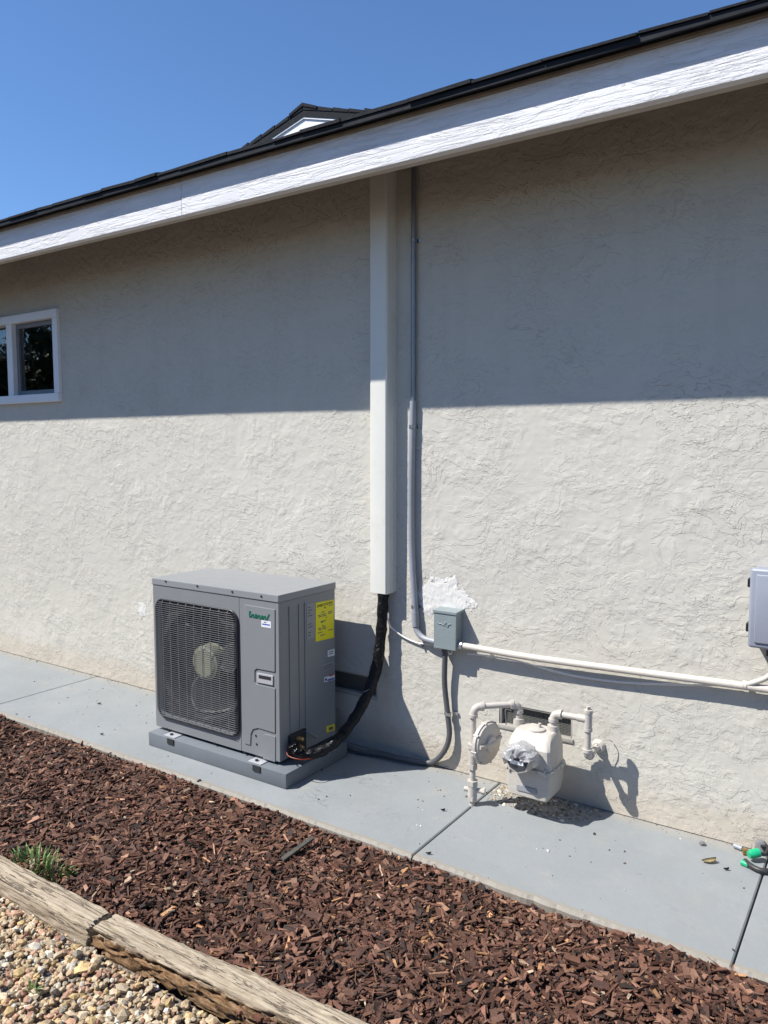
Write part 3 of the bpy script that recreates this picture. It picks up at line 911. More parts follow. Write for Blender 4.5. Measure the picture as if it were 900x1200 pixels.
fan = bpy.data.objects.new('fan', None)
fan.location = (fcx, YF + 0.09, fcz)
C.objects.link(fan); fan.parent = hpu; fan.location = Vector((fcx, YF + 0.09, fcz)) - hpu.location
for kb in range(3):
    bm = bmesh.new()
    nr, na = 10, 14
    grid = []
    for i in range(nr + 1):
        u = i / nr
        r = 0.090 + (FR - 0.100) * u
        row = []
        for j in range(na + 1):
            v = j / na
            wid = R(62 + 22 * math.sin(math.pi * u))
            ang = R(120 * kb + 25) + (v - 0.5) * wid + 0.35 * u
            y = YF + 0.065 + 0.075 * v - 0.02 * u * (1 - v)
            row.append(bm.verts.new((fcx + r * math.cos(ang), y, fcz + r * math.sin(ang))))
        grid.append(row)
    for i in range(nr):
        for j in range(na):
            bm.faces.new((grid[i][j], grid[i][j + 1], grid[i + 1][j + 1], grid[i + 1][j]))
    bmesh.ops.solidify(bm, geom=list(bm.faces), thickness=0.004)
    bm_obj('blade', bm, 'blade', fan, smooth=True)
bm = bmesh.new()
tube_bm(bm, [(fcx, YF + 0.046, fcz), (fcx, YF + 0.050, fcz), (fcx, YF + 0.056, fcz), (fcx, YF + 0.15, fcz)], [0.070, 0.078, 0.092, 0.096], 32)
bmesh.ops.recalc_face_normals(bm, faces=bm.faces)
bm_obj('hub', bm, 'hub', fan, angle=25)
# wire guard
bm = bmesh.new()
tube_bm(bm, [(p[0], YF - 0.006, p[1]) for p in rrect(gl, gr, gb, gt, 0.052)] + [(rrect(gl, gr, gb, gt, 0.052)[0][0], YF - 0.006, rrect(gl, gr, gb, gt, 0.052)[0][1])], 0.0055, 8, False)
bmesh.ops.remove_doubles(bm, verts=bm.verts, dist=1e-5)
bmesh.ops.recalc_face_normals(bm, faces=bm.faces)
gd = bm_obj('fan_guard', bm, 'guard', hpu, smooth=True)
def chord(t, lo, hi, r, a0, a1):        # how far a wire reaches inside the rounded rectangle
    e = 0
    for edge in (lo, hi):
        dd = abs(t - edge)
        if dd < r:
            e = max(e, r - math.sqrt(max(0, r * r - (r - dd) ** 2)))
    return a0 + e, a1 - e
bm = bmesh.new()
nh = 58
for k in range(1, nh):
    z = gb + (gt - gb) * k / nh
    x0, x1 = chord(z, gb, gt, 0.052, gl, gr)
    tube_bm(bm, [(x0, YF - 0.006, z), (x0 + 0.012, YF - 0.019, z), (x1 - 0.012, YF - 0.019, z), (x1, YF - 0.006, z)], 0.00135, 5, False)
wv = bm_obj('guard_wires', bm, 'wire', gd)
wv['kind'] = 'stuff'
bm = bmesh.new()
for k in range(1, 10):
    x = gl + (gr - gl) * k / 10
    z0, z1 = chord(x, gl, gr, 0.052, gb, gt)
    tube_bm(bm, [(x, YF - 0.006, z0), (x, YF - 0.016, z0 + 0.012), (x, YF - 0.016, z1 - 0.012), (x, YF - 0.006, z1)], 0.0021, 6, False)
wv = bm_obj('guard_wires', bm, 'wire', gd)
wv['kind'] = 'stuff'
# pressed shapes of the service panel
def plate(name, pxs, th, mat, parent, bev=0.002, y=YF):
    pts = [fr(*q) for q in pxs]
    return prism(name, pts, 1, y - th, y + 0.001, mat, parent, bev)
plate('pressed_panel', [(287, 708.5), (322.5, 714.2), (322.7, 787.5), (301.5, 783.5), (299, 785.5), (299, 799), (301, 801.5), (322.7, 806.5), (322.9, 859), (303, 853), (297, 854.5), (294.5, 860), (294, 873), (287, 870.8)], 0.0045, 'unit', svc, 0.0018)
plate('pressed_panel', [(308.5, 863), (309, 861), (311, 860), (323, 863), (323, 893), (308.5, 888.5)], 0.0035, 'unit', svc, 0.0015)
hd = plate('handle_frame', [(301.8, 788.3), (320.5, 791.8), (320.5, 803), (301.8, 799.2)], 0.006, 'silver', svc, 0.001)
plate('handle_hole_shade', [(304.2, 790.5), (318.6, 793.2), (318.6, 797.2), (304.2, 794.3)], 0.0068, 'cavity', svc, 0)  # dark plate on the frame, painted in place of shade inside the hole
# maker's badge: small raised green strokes, too soft in the picture to read
bx, bz = fr(292.5, 716.5); bx2, bz2 = fr(315, 723)
bwid = bx2 - bx
zc = bz - 0.014
bm = bmesh.new()
nL = 9
for k in range(nL):
    xk = bx + bwid * (k + 0.12) / nL * 0.92
    wk = bwid / nL * 0.80
    hk = 0.030 if k == 0 else random.choice((0.017, 0.020, 0.018))
    box_bm(bm, (xk, YF - 0.0068, zc - 0.012), (xk + wk * .45, YF - 0.004, zc - 0.012 + hk), 0)
    if k % 3 != 1:
        box_bm(bm, (xk + wk * .451, YF - 0.0068, zc - 0.012), (xk + wk, YF - 0.004, zc - 0.004), 0)
    if k % 3 != 2:
        box_bm(bm, (xk + wk * .451, YF - 0.0068, zc - 0.020 + hk), (xk + wk, YF - 0.004, zc - 0.012 + hk), 0)
prismv = [bm.verts.new((bx + bwid * u, YF - 0.0066, zc + q)) for u, q in ((0.88, -0.012), (0.95, -0.012), (1.10, 0.020), (1.02, 0.016))]
bm.faces.new(prismv)
bm_obj('green_badge', bm, 'green', svc)
st = plate('sticker', [(307, 726.5), (318.3, 728.3), (318.3, 736), (307, 734.2)], 0.0052, 'sticker', svc, 0)
plate('printed_band', [(308.2, 730.3), (317, 731.6), (317, 733.0), (308.2, 731.7)], 0.0058, 'blue', svc, 0)
plate('printed_band', [(310, 728.2), (313, 728.6), (313, 729.6), (310, 729.2)], 0.0058, 'ink2', svc, 0)
for (px, py) in ((195, 681), (232, 686.5), (273, 693.3), (307, 698.6), (195.5, 854), (252, 871), (287, 882), (312, 889), (300, 862), (301, 872)):
    q = fr(px, py)
    tube('screw', [(q[0], YF + 0.002, q[1]), (q[0], YF - (0.0075 if q[1] > ZT else 0.003), q[1])], 0.0050, 'screw', hpu, 8)
# right side: ribs, labels
def sd(px, py):
    p = S(px, py, UX1)
    return p.y, p.z
for ypos, wd in ((sd(340, 790)[0], 0.005), (sd(351, 790)[0], 0.004), (sd(358, 790)[0], 0.005)):
    box('rib', (UX1 - 0.002, ypos - wd, UZ0 + 0.12), (UX1 + 0.0035, ypos + wd, ZT - 0.03), 'unit', side, 0.0015)
def splate(name, pxs, th, mat, parent):
    return prism(name, [sd(*q) for q in pxs], 0, UX1 - 0.001, UX1 + th, mat, parent)
splate('rating_plate', [(359.5, 708), (369.2, 706), (369.2, 747), (359.5, 749.5)], 0.0008, 'greysticker', side)
bm = bmesh.new()
for k in range(11):
    y0, z0 = sd(361, 712 + k * 3.3)
    if k in (4, 5, 8):
        continue
    box_bm(bm, (UX1, y0, z0 - 0.003), (UX1 + 0.0014, y0 + random.uniform(0.012, 0.036), z0 + 0.002), 0)
o = bm_obj('printed_lines', bm, 'ink2', side); o['kind'] = 'stuff'
yl = splate('energy_label', [(369.8, 706.5), (391.0, 702.5), (391.0, 747.2), (369.8, 752)], 0.0012, 'yellow', side)
ya, za_ = sd(369.8, 706.5); yb_, zb_ = sd(391.0, 747.2)
def text(name, body, size, y, z, mat, parent, xoff):
    cu_ = bpy.data.curves.new(name, 'FONT')
    cu_.body = body; cu_.size = size; cu_.extrude = 0.0002; cu_.resolution_u = 2; cu_.align_x = 'CENTER'; cu_.offset = size * 0.012
    o = bpy.data.objects.new(name, cu_)
    C.objects.link(o)
    dg = bpy.context.evaluated_depsgraph_get()
    me = bpy.data.meshes.new_from_object(o.evaluated_get(dg))
    bpy.data.objects.remove(o)
    me.transform(Matrix(((0, 0, 1, xoff), (1, 0, 0, y), (0, 1, 0, z), (0, 0, 0, 1))))
    me.materials.clear()
    return link(name, me, mat, parent)
ym = (ya + yb_) / 2
lw = yb_ - ya
text('label_heading', 'ENERGYGUIDE', lw / 7.6, ym, za_ - 0.026, 'ink', side, UX1 + 0.0016)
bm = bmesh.new()
def line(y0, y1, z, t=0.0022):
    box_bm(bm, (UX1 + 0.0010, y0, z - t), (UX1 + 0.0016, y1, z + t), 0)
H_ = za_ - zb_
line(ym - 0.005, ym + 0.007, za_ - 0.036, 0.004)
line(ya + lw * .72, yb_ - .006, za_ - 0.033, 0.0015)
for (u0, u1, q) in ((.30, .48, .27), (.12, .30, .33), (.34, .56, .33), (.14, .32, .37), (.36, .58, .37), (.68, .92, .31), (.68, .9, .35), (.56, .62, .43), (.26, .56, .50), (.28, .40, .52), (.32, .46, .61), (.12, .28, .65), (.36, .54, .65), (.14, .3, .69), (.34, .56, .69), (.10, .34, .76), (.22, .50, .84), (.70, .94, .77)):
    line(ya + lw * u0, ya + lw * u1, za_ - H_ * q)
o = bm_obj('label_print', bm, 'ink2', side); o['kind'] = 'stuff'
splate('sticker', [(384, 762.5), (392, 760.3), (392, 768), (384, 770)], 0.0010, 'sticker', side)
splate('sticker', [(376.5, 779.5), (391.6, 775.3), (391.6, 781.8), (376.5, 786.5)], 0.0010, 'greysticker', side)
splate('sticker', [(380, 793.7), (392, 790.6), (392, 796.4), (380, 799.6)], 0.0010, 'sticker', side)
bm = bmesh.new()
for px, py, l in ((377.8, 781.0, 11.5), (378.2, 783.5, 12), (385.3, 764.2, 5), (385.3, 766.6, 5)):
    a_, b_ = sd(px, py), sd(px + l, py - l * .27)
    box_bm(bm, (UX1 + .001, a_[0], min(a_[1], b_[1]) - 0.0015), (UX1 + 0.0016, b_[0], min(a_[1], b_[1]) + 0.003), 0)
o = bm_obj('printed_lines', bm, 'ink2', side); o['kind'] = 'stuff'
splate('printed_band', [(383.5, 796.2), (391.5, 794), (391.5, 796), (383.5, 798.2)], 0.0016, 'blue', side)
splate('printed_band', [(386, 790.8), (390, 789.7), (390, 791.5), (386, 792.6)], 0.0016, 'redp', side)
splate('printed_mark', [(380.8, 795.2), (382.6, 794.6), (382.6, 797.4), (380.8, 798)], 0.0016, 'ink', side)
splate('warning_label', [(382.8, 851.3), (392, 848.3), (392, 855.2), (382.8, 858.4)], 0.0012, 'yellow', side)
splate('printed_mark', [(385, 852.5), (390.2, 850.8), (390.2, 854.6), (385, 856.3)], 0.0017, 'ink2', side)
# side handle and valve recess
vy, vz = sd(346, 870)
box('valve_plate', (UX1 - 0.001, vy - 0.052, vz - 0.060), (UX1 + 0.010, vy + 0.075, vz + 0.052), 'cavity', hpu, 0.008, 3)
for dz_, r_ in ((0.022, 0.012), (-0.022, 0.015)):
    tube('service_valve', [(UX1 + 0.004, vy, vz + dz_), (UX1 + 0.045, vy + 0.004, vz + dz_), (UX1 + 0.050, vy + 0.004, vz + dz_)], [r_, r_, r_ * .6], 'brass', hpu, 8)
p0 = Vector((UX1 + 0.002, sd(357, 857)[0], sd(357, 857)[1])); p1 = Vector((UX1 + 0.012, sd(366, 863)[0], sd(366, 863)[1]))
tube('side_handle', smooth_path([p0, p0 + Vector((0.022, 0.004, -0.002)), p1 + Vector((0.014, 0, 0)), p1], 4), 0.007, 'unit', hpu, 8)
# feet
for px in (201, 301):
    fx = G(px, 856 if px < 250 else 900, 0.077).x
    fx = W(px, 860 + (px - 201) * .37, -0.60).x
    ft = bpy.data.objects.new('foot', None)
    C.objects.link(ft); ft.parent = hpu; ft.location = Vector((fx, -0.6, 0.076)) - hpu.location
    box('bracket', (fx - 0.042, -0.618, 0.0755), (fx + 0.042, -0.50, 0.0795), 'silver', ft, 0.001)
    box('bracket_riser', (fx - 0.042, -0.566, 0.0798), (fx + 0.042, -0.40, 0.0895), 'cavity', ft, 0.001)
    tube('bolt', [(fx - 0.004, -0.596, 0.0795), (fx - 0.004, -0.596, 0.087)], 0.0085, 'screw', ft, 6)
    box('bracket_lip', (fx + 0.0, -0.632, 0.045), (fx + 0.05, -0.6275, 0.0745), 'cavity', ft, 0.001)
for fx in (-3.12, -2.60):
    box('rear_riser', (fx - 0.042, -0.30, 0.0758), (fx + 0.042, -0.16, 0.0895), 'cavity', hpu, 0.001)

# black wrapped refrigerant lines
lines = thing('refrigerant_lines', (-2.2, -0.2, 0.2), 'bundle of black wrapped refrigerant lines drooping from the ivory duct cover to the heat pump', 'pipe bundle')
L1 = [Vector((-2.168, -0.045, 0.90)), W(449, 700, -0.048), W(447.5, 730, -0.050), W(444, 765, -0.062), W(437.5, 792, -0.095), W(426, 823, -0.170), W(411, 848, -0.260), W(394, 868, -0.360), W(375, 881, -0.440), W(358, 884, -0.495), W(347, 880, -0.515), W(341.5, 871, -0.520)]
L1 = smooth_path(L1, 10)
n1 = len(L1)
tube('insulated_pipe', L1, [0.0285 + 0.002 * math.sin(i * 0.9) + random.uniform(-0.0015, 0.0015) - 0.004 * (i / n1) for i in range(n1)], 'tape', lines, 14, 0.03)
L2 = [q + Vector((0.014 * math.sin(i * 0.10), 0.020 * math.cos(i * 0.08), 0.008 * math.sin(i * 0.13) - 0.012)) for i, q in enumerate(L1[28:-12])]
tube('insulated_pipe', L2, [0.016 + random.uniform(-0.0015, 0.0015) for _ in L2], 'tape', lines, 12, 0.04)
# loose tape ends; every third pale, a glint put into its colour
for k in range(12):
    i = int(n1 * (0.42 + 0.5 * k / 12))
    c0 = L1[i] + Vector((random.uniform(0.0, 0.012), -0.020, random.uniform(0.004, 0.022)))
    bm = bmesh.new()
    u = Vector((random.uniform(-1, 1), random.uniform(-.4, .4), random.uniform(-1, 1))).normalized() * random.uniform(.008, .02)
    v_ = Vector((random.uniform(-1, 1), random.uniform(-1, 0), random.uniform(-.2, 1))).normalized() * random.uniform(.006, .012)
    f_ = [bm.verts.new(c0 + a_) for a_ in (-u - v_, u - v_, u + v_ + Vector((0, -.004, .004)), -u + v_)]
    bm.faces.new(f_)
    bmesh.ops.solidify(bm, geom=list(bm.faces), thickness=0.0008)
    bm_obj('tape_end_glint', bm, 'tape' if k % 3 else 'film', lines)
tube('control_wire', smooth_path([Vector((UX1 + 0.01, -0.53, 0.155)), Vector((UX1 + 0.035, -0.555, 0.130)), W(352, 890, -0.545), W(366, 889, -0.49)], 6), 0.0026, 'red', lines, 8)

# ================================================================== GAS METER
gm = thing('gas_meter', (-1.29, -0.2, 0.0), 'pale grey gas meter with painted pipes and round regulator by the wall', 'gas meter')
rx, ry = -1.537, -0.275
def ring(name, p, q, r, mat='meter', n=8, parent=gm):
    return tube(name, [p, q], r, mat, parent, n)
PR = 0.0136
ZH = 0.452
ix, iy = -1.375, -0.150             # inlet, at the meter's top
hd_ = Vector((ix - rx, iy - ry, 0)).normalized()
riser = tube('inlet_pipe', [(rx, ry, -0.02), (rx, ry, ZH - 0.04)], PR, 'meter', gm, 16)
e0 = Vector((rx, ry, ZH)); e1 = Vector((ix, iy, ZH + 0.006))
tube('inlet_pipe', [e0 + hd_ * 0.03, e1 - hd_ * 0.03], PR, 'meter', gm, 16)
def elbow(c, d0, d1, r, name='pipe_elbow', k=0.042):
    a, b = Vector(c) + Vector(d0) * k, Vector(c) + Vector(d1) * k
    pts = []
    for i in range(9):
        t = i / 8
        pts.append(a * (1 - t) ** 2 + Vector(c) * 2 * t * (1 - t) + b * t * t)
    o = tube(name, pts, r, 'meter', gm, 16)
    for P_, d in ((a, d0), (b, d1)):
        d = Vector(d)
        tube('elbow_collar', [P_ - d * 0.008, P_ + d * 0.006], r * 1.20, 'meter', gm, 16)
    return o
elbow(e0, (0, 0, -1), hd_, PR * 1.28)
elbow(e1, -hd_, (0, 0, -1), PR * 1.28, k=0.032)
for z0, z1, r_, n_ in ((0.022, 0.042, 0.023, 6), (0.042, 0.092, 0.021, 12), (0.092, 0.114, 0.0255, 6), (0.168, 0.190, 0.0235, 6), (0.190, 0.262, 0.0200, 14), (0.262, 0.284, 0.0255, 6)):
    ring('pipe_union', (rx, ry, z0), (rx, ry, z1), r_, n=n_)
ring('shutoff_valve', (rx - 0.036, ry - 0.01, 0.070), (rx + 0.042, ry + 0.012, 0.070), 0.0115, n=10)
ring('shutoff_valve', (rx + 0.040, ry + 0.012, 0.070), (rx + 0.054, ry + 0.016, 0.070), 0.016, n=6)
# regulator: a round diaphragm case on the side of the riser
rc = Vector((rx + 0.062, ry + 0.010, 0.298))
RA = 0.096
ax = Vector((0.985, -0.17, 0.0)).normalized()       # its axis
prof = [(-0.050, 0.020), (-0.040, 0.034), (-0.028, 0.060), (-0.016, RA * .90), (-0.007, RA), (0.007, RA), (0.009, RA * .93), (0.016, RA * .90), (0.019, RA * .80), (0.021, 0.040), (0.032, 0.034), (0.034, 0.026)]
tube('regulator', [rc + ax * a_ for a_, r_ in prof], [r_ for a_, r_ in prof], 'meter', gm, 28, angle=16)
sd_ = ax.cross(Vector((0, 0, 1))).normalized()
tube('regulator_rib', [rc + ax * 0.020 + sd_ * 0.078 + Vector((0, 0, .004)), rc + ax * 0.030, rc + ax * 0.020 - sd_ * 0.080 + Vector((0, 0, .010))], [0.009, 0.014, 0.009], 'meter', gm, 8)
tube('regulator_neck', [Vector((rx, ry, 0.228)), rc - ax * 0.03 + Vector((0, 0, -0.03))], 0.022, 'meter', gm, 12)
uu = ax.cross(Vector((0, 0, 1))).normalized()
for k in range(8):
    a_ = 2 * math.pi * k / 8 + .2
    q = rc + (uu * math.cos(a_) + ax.cross(uu) * math.sin(a_)) * RA * 0.965
    ring('bolt', q - ax * 0.013, q + ax * 0.013, 0.0055, n=6)
# body
MX0, MX1, MYF, MYB = -1.376, -1.174, -0.280, -0.105
def loft(name, secs, mat, parent, n=6, angle=32):
    """secs: list of (z, x0, x1, y0, y1, r) rounded rectangles"""
    bm = bmesh.new()
    rows = []
    for z, x0, x1, y0, y1, r in secs:
        rows.append([bm.verts.new((p[0], p[1], z)) for p in rrect(x0, x1, y0, y1, r, n)])
    m = len(rows[0])
    for i in range(len(rows) - 1):
        for k in range(m):
            bm.faces.new((rows[i][k], rows[i][(k + 1) % m], rows[i + 1][(k + 1) % m], rows[i + 1][k]))
    bm.faces.new(rows[0][::-1]); bm.faces.new(rows[-1])
    bmesh.ops.recalc_face_normals(bm, faces=bm.faces)
    return bm_obj(name, bm, mat, parent, angle=angle)
loft('body', [(0.098, MX0 + 0.020, MX1 - 0.018, MYF + 0.012, MYB - 0.02, 0.012), (0.106, MX0 + 0.010, MX1 - 0.010, MYF + 0.002, MYB - 0.008, 0.016),
              (0.15, MX0 + 0.004, MX1 - 0.002, MYF + 0.0, MYB, 0.014), (0.215, MX0, MX1, MYF - 0.001, MYB, 0.016)], 'meter', gm, 3, 24)
loft('body_flange', [(0.2155, MX0 - 0.008, MX1 + 0.008, MYF - 0.008, MYB + 0.008, 0.026), (0.234, MX0 - 0.008, MX1 + 0.008, MYF - 0.008, MYB + 0.008, 0.026)], 'meter', gm)
loft('body_top', [(0.2345, MX0, MX1, MYF, MYB, 0.024), (0.318, MX0 + 0.002, MX1 - 0.002, MYF + 0.003, MYB - 0.001, 0.026), (0.348, MX0 + 0.008, MX1 - 0.008, MYF + 0.020, MYB - 0.004, 0.026),
                  (0.368, MX0 + 0.015, MX1 - 0.015, MYF + 0.048, MYB - 0.008, 0.024), (0.374, MX0 + 0.022, MX1 - 0.022, MYF + 0.058, MYB - 0.014, 0.020)], 'meter', gm, 3, 24)
for k, (bx_, by_) in enumerate(((MX0 + .02, MYF), (MX1 - .02, MYF), (MX1, MYB - .04), (MX1, MYF + .04))):
    ring('bolt', (bx_, by_ - (0.002 if k < 2 else 0), 0.205), (bx_, by_ - (0.002 if k < 2 else 0), 0.243), 0.0065, n=6)
# cap plate on the top, and the two nuts
mcx = (MX0 + MX1) / 2
tube('top_cap', [(mcx + 0.005, -0.190, 0.366), (mcx + 0.005, -0.190, 0.381), (mcx + 0.005, -0.190, 0.384)], [0.036, 0.036, 0.030], 'meter', gm, 20)
ring('top_cap_screw', (mcx + 0.012, -0.178, 0.383), (mcx + 0.012, -0.178, 0.402), 0.0075, n=8)
ox, oy = -1.212, -0.150
for (qx, qy) in ((ix, iy), (ox, oy)):
    ring('inlet_nut' if qx < -1.3 else 'outlet_nut', (qx, qy, 0.362), (qx, qy, 0.396), 0.0265, n=8)
    ring('swivel', (qx, qy, 0.396), (qx, qy, ZH - 0.026), 0.0165, n=14)
tube('seal_wire', smooth_path([(ix - 0.05, iy - 0.02, 0.36), (ix - 0.055, iy - 0.02, 0.42), (ix - 0.045, iy - 0.018, 0.432), (ix - 0.03, iy - 0.01, 0.425)], 5), 0.003, 'meter', gm, 6)
# outlet to the wall
tz = ZH + 0.002
tx = -1.058
elbow((ox, oy, tz - 0.004), (0, 0, -1), (1, 0, 0), PR * 1.28, k=0.032)
tube('outlet_pipe', [(ox + 0.03, oy, tz - 0.004), (tx - 0.02, oy, tz - 0.002)], PR, 'meter', gm, 16)
ring('tee', (tx - 0.045, oy, tz - 0.002), (tx, oy, tz - 0.002), PR * 1.22, n=16)
ring('tee', (tx, oy, tz - 0.045), (tx, oy, tz + 0.035), PR * 1.25, n=16)
ring('tee_collar', (tx, oy, tz + 0.026), (tx, oy, tz + 0.040), PR * 1.40, n=16)
ring('tee_plug', (tx, oy, tz + 0.040), (tx, oy, tz + 0.054), 0.010, n=4)
ring('tee_collar', (tx, oy, tz - 0.052), (tx, oy, tz - 0.040), PR * 1.40, n=16)
tube('outlet_pipe', [(tx, oy, tz - 0.04), (tx, oy, 0.315)], PR, 'meter', gm, 16)
elbow((tx, oy, 0.288), (0, 0, 1), (0, 1, 0), PR * 1.28, k=0.030)
tube('outlet_pipe', [(tx, oy + 0.03, 0.288), (tx, 0.02, 0.288)], PR, 'meter', gm, 16)
tube('wall_collar', [(tx, -0.022, 0.288), (tx, -0.003, 0.288)], [0.021, 0.031], 'meter', gm, 16)
tube('ground_wire', smooth_path([(tx + 0.01, -0.06, 0.31), (tx + 0.035, -0.05, 0.335), (tx + 0.055, -0.03, 0.335), (tx + 0.06, -0.006, 0.32)], 5), 0.002, 'meter', gm, 6)
box('number_plate', (MX0 + 0.055, MYF - 0.0035, 0.128), (MX1 - 0.055, MYF - 0.0005, 0.152), 'greysticker', gm, 0.001)
for bx_ in np.linspace(MX0 + 0.012, MX1 - 0.012, 5):
    ring('flange_bolt', (bx_, MYF - 0.0105, 0.2245), (bx_, MYF - 0.0060, 0.2245), 0.0050, n=6)
for by_ in np.linspace(MYF + 0.02, MYB - 0.02, 4):
    ring('flange_bolt', (MX1 + 0.006, by_, 0.2245), (MX1 + 0.0105, by_, 0.2245), 0.0050, n=6)
# dial case with its crumpled clear wrap
dcx, dcz = -1.292, 0.288
tube('dial_case', [(dcx, MYF + 0.01, dcz), (dcx, MYF - 0.012, dcz), (dcx, MYF - 0.058, dcz), (dcx, MYF - 0.066, dcz)], [0.064, 0.066, 0.062, 0.058], 'meter', gm, 8, angle=20)
tube('dial_glass', [(dcx, MYF - 0.0655, dcz), (dcx, MYF - 0.069, dcz), (dcx, MYF - 0.070, dcz)], [0.050, 0.049, 0.046], 'dialglass', gm, 8, angle=20)
box('dial_plate', (dcx - 0.030, MYF - 0.0715, dcz - 0.018), (dcx + 0.030, MYF - 0.0702, dcz - 0.002), 'sticker', gm, 0)
bm = bmesh.new()
nn = 26
rowsW = []
for j, (yy, rr) in enumerate(((MYF - 0.006, 0.070), (MYF - 0.02, 0.072), (MYF - 0.045, 0.072), (MYF - 0.072, 0.070), (MYF - 0.084, 0.058), (MYF - 0.085, 0.036), (MYF - 0.083, 0.018))):
    rowsW.append([bm.verts.new((dcx + 0.006 + rr * math.cos(2 * math.pi * k / nn) * (1 + random.uniform(-.06, .09)), yy + random.uniform(-.008, .006), dcz + rr * .94 * math.sin(2 * math.pi * k / nn) * (1 + random.uniform(-.06, .07)))) for k in range(nn)])
for i in range(len(rowsW) - 1):
    for k in range(nn):
        a_ = 2 * math.pi * k / nn
        if math.sin(a_) < -0.30 or (math.sin(a_) < 0.05 and i > 2):
            continue
        bm.faces.new((rowsW[i][k], rowsW[i][(k + 1) % nn], rowsW[i + 1][(k + 1) % nn], rowsW[i + 1][k]))
bm_obj('crumpled_wrap', bm, 'film', gm)

# ================================================================== loose material
def scatter_chips(n, area, size, pal, hfun, tilt=0.30, thick=(0.05, 0.15), slim=(0.12, 0.46), layers=0.03):
    xs = RS.uniform(area[0], area[1], n); ys = RS.uniform(area[2], area[3], n)
    L = np.clip(np.exp(RS.normal(math.log(size), 0.40, n)), 0.008, 0.066) / 2
    fib = RS.rand(n) < 0.16                                # long thin shreds among the chips
    L = np.where(fib, np.minimum(L * 1.7, 0.040), L)
    Wd = L * np.where(fib, RS.uniform(0.05, 0.12, n), RS.uniform(*slim, n)); Th = L * RS.uniform(*thick, n) + 0.0008
    base = np.array([(-1, -1, -1), (1, -1, -1), (1, 1, -1), (-1, 1, -1), (-1, -1, 1), (1, -1, 1), (1, 1, 1), (-1, 1, 1)], float)
    P_ = base[None] * np.stack([L, Wd, Th], -1)[:, None, :]
    P_ *= RS.uniform(0.55, 1.1, (n, 8, 3))
    yaw = RS.uniform(0, 2 * math.pi, n); tx_ = RS.normal(0, tilt, n); ty_ = RS.normal(0, tilt, n)
    cy, sy = np.cos(ty_)[:, None], np.sin(ty_)[:, None]
    X, Y, Z = P_[..., 0], P_[..., 1], P_[..., 2]
    X, Z = X * cy + Z * sy, -X * sy + Z * cy
    cx, sx_ = np.cos(tx_)[:, None], np.sin(tx_)[:, None]
    Y, Z = Y * cx - Z * sx_, Y * sx_ + Z * cx
    c, s = np.cos(yaw)[:, None], np.sin(yaw)[:, None]
    X, Y = X * c - Y * s, X * s + Y * c
    zz = hfun(xs, ys) - layers * RS.rand(n) ** 1.5
    return xs, ys, zz, X, Y, Z, L
CHIPQ = np.array([(0, 3, 2, 1), (4, 5, 6, 7), (0, 1, 5, 4), (1, 2, 6, 5), (2, 3, 7, 6), (3, 0, 4, 7)])
def set_col(me, cols):
    at = me.color_attributes.new('col', 'FLOAT_COLOR', 'POINT')
    at.data.foreach_set('color', np.ascontiguousarray(np.concatenate([cols, np.ones((len(cols), 1))], 1), dtype=np.float32).ravel())
def pick(pal, n, jit=0.16):
    w_ = np.array([p[0] for p in pal], float); w_ /= w_.sum()
    k = RS.choice(len(pal), n, p=w_)
    c = np.array([p[1] for p in pal])[k]
    return c * np.exp(RS.normal(0, jit, (n, 1)))

# ------------------------------------------------------------------ bark mulch bed
_hn = [(RS.uniform(2, 9), RS.uniform(2, 9), RS.uniform(0, 6.28)) for _ in range(7)]
TIMBER_Y = -1.70
def mulch_h(x, y):
    z = sum(np.sin(x * a_ + y * b_ + c_) for a_, b_, c_ in _hn) * 0.0035
    edge = np.clip((-(y) - 0.80) / 0.16, 0, 1)
    edge2 = np.clip((y + 1.74) / 0.10, 0, 1)
    return -0.022 + 0.018 * edge + z * (0.9 + 0.6 * edge) + 0.012 * edge2 - 0.008
nxm, nym = 130, 26
gxm, gym = np.meshgrid(np.linspace(-7.5, 1.5, nxm), np.linspace(-1.76, PAVE_Y + 0.003, nym))
V = np.stack([gxm, gym, mulch_h(gxm, gym) - 0.022], -1).reshape(-1, 3)
ii = np.arange(nxm * nym).reshape(nym, nxm)
Q = np.stack([ii[:-1, :-1], ii[:-1, 1:], ii[1:, 1:], ii[1:, :-1]], -1).reshape(-1, 4)
bed = link('mulch_bed', np_mesh('mulch_bed', V, Q), 'soil', None, True)
tag(bed, kind='structure')
PAL = [(30, (0.084, 0.037, 0.023)), (26, (0.114, 0.052, 0.033)), (18, (0.048, 0.022, 0.015)), (14, (0.156, 0.077, 0.049)), (8, (0.215, 0.118, 0.076)), (2.0, (0.31, 0.165, 0.080)), (0.8, (0.38, 0.28, 0.19)), (9, (0.026, 0.015, 0.011))]
xs, ys, zz, X, Y, Z, L = scatter_chips(68000, (-6.0, 1.40, -1.765, PAVE_Y + 0.016), 0.034, PAL, mulch_h)
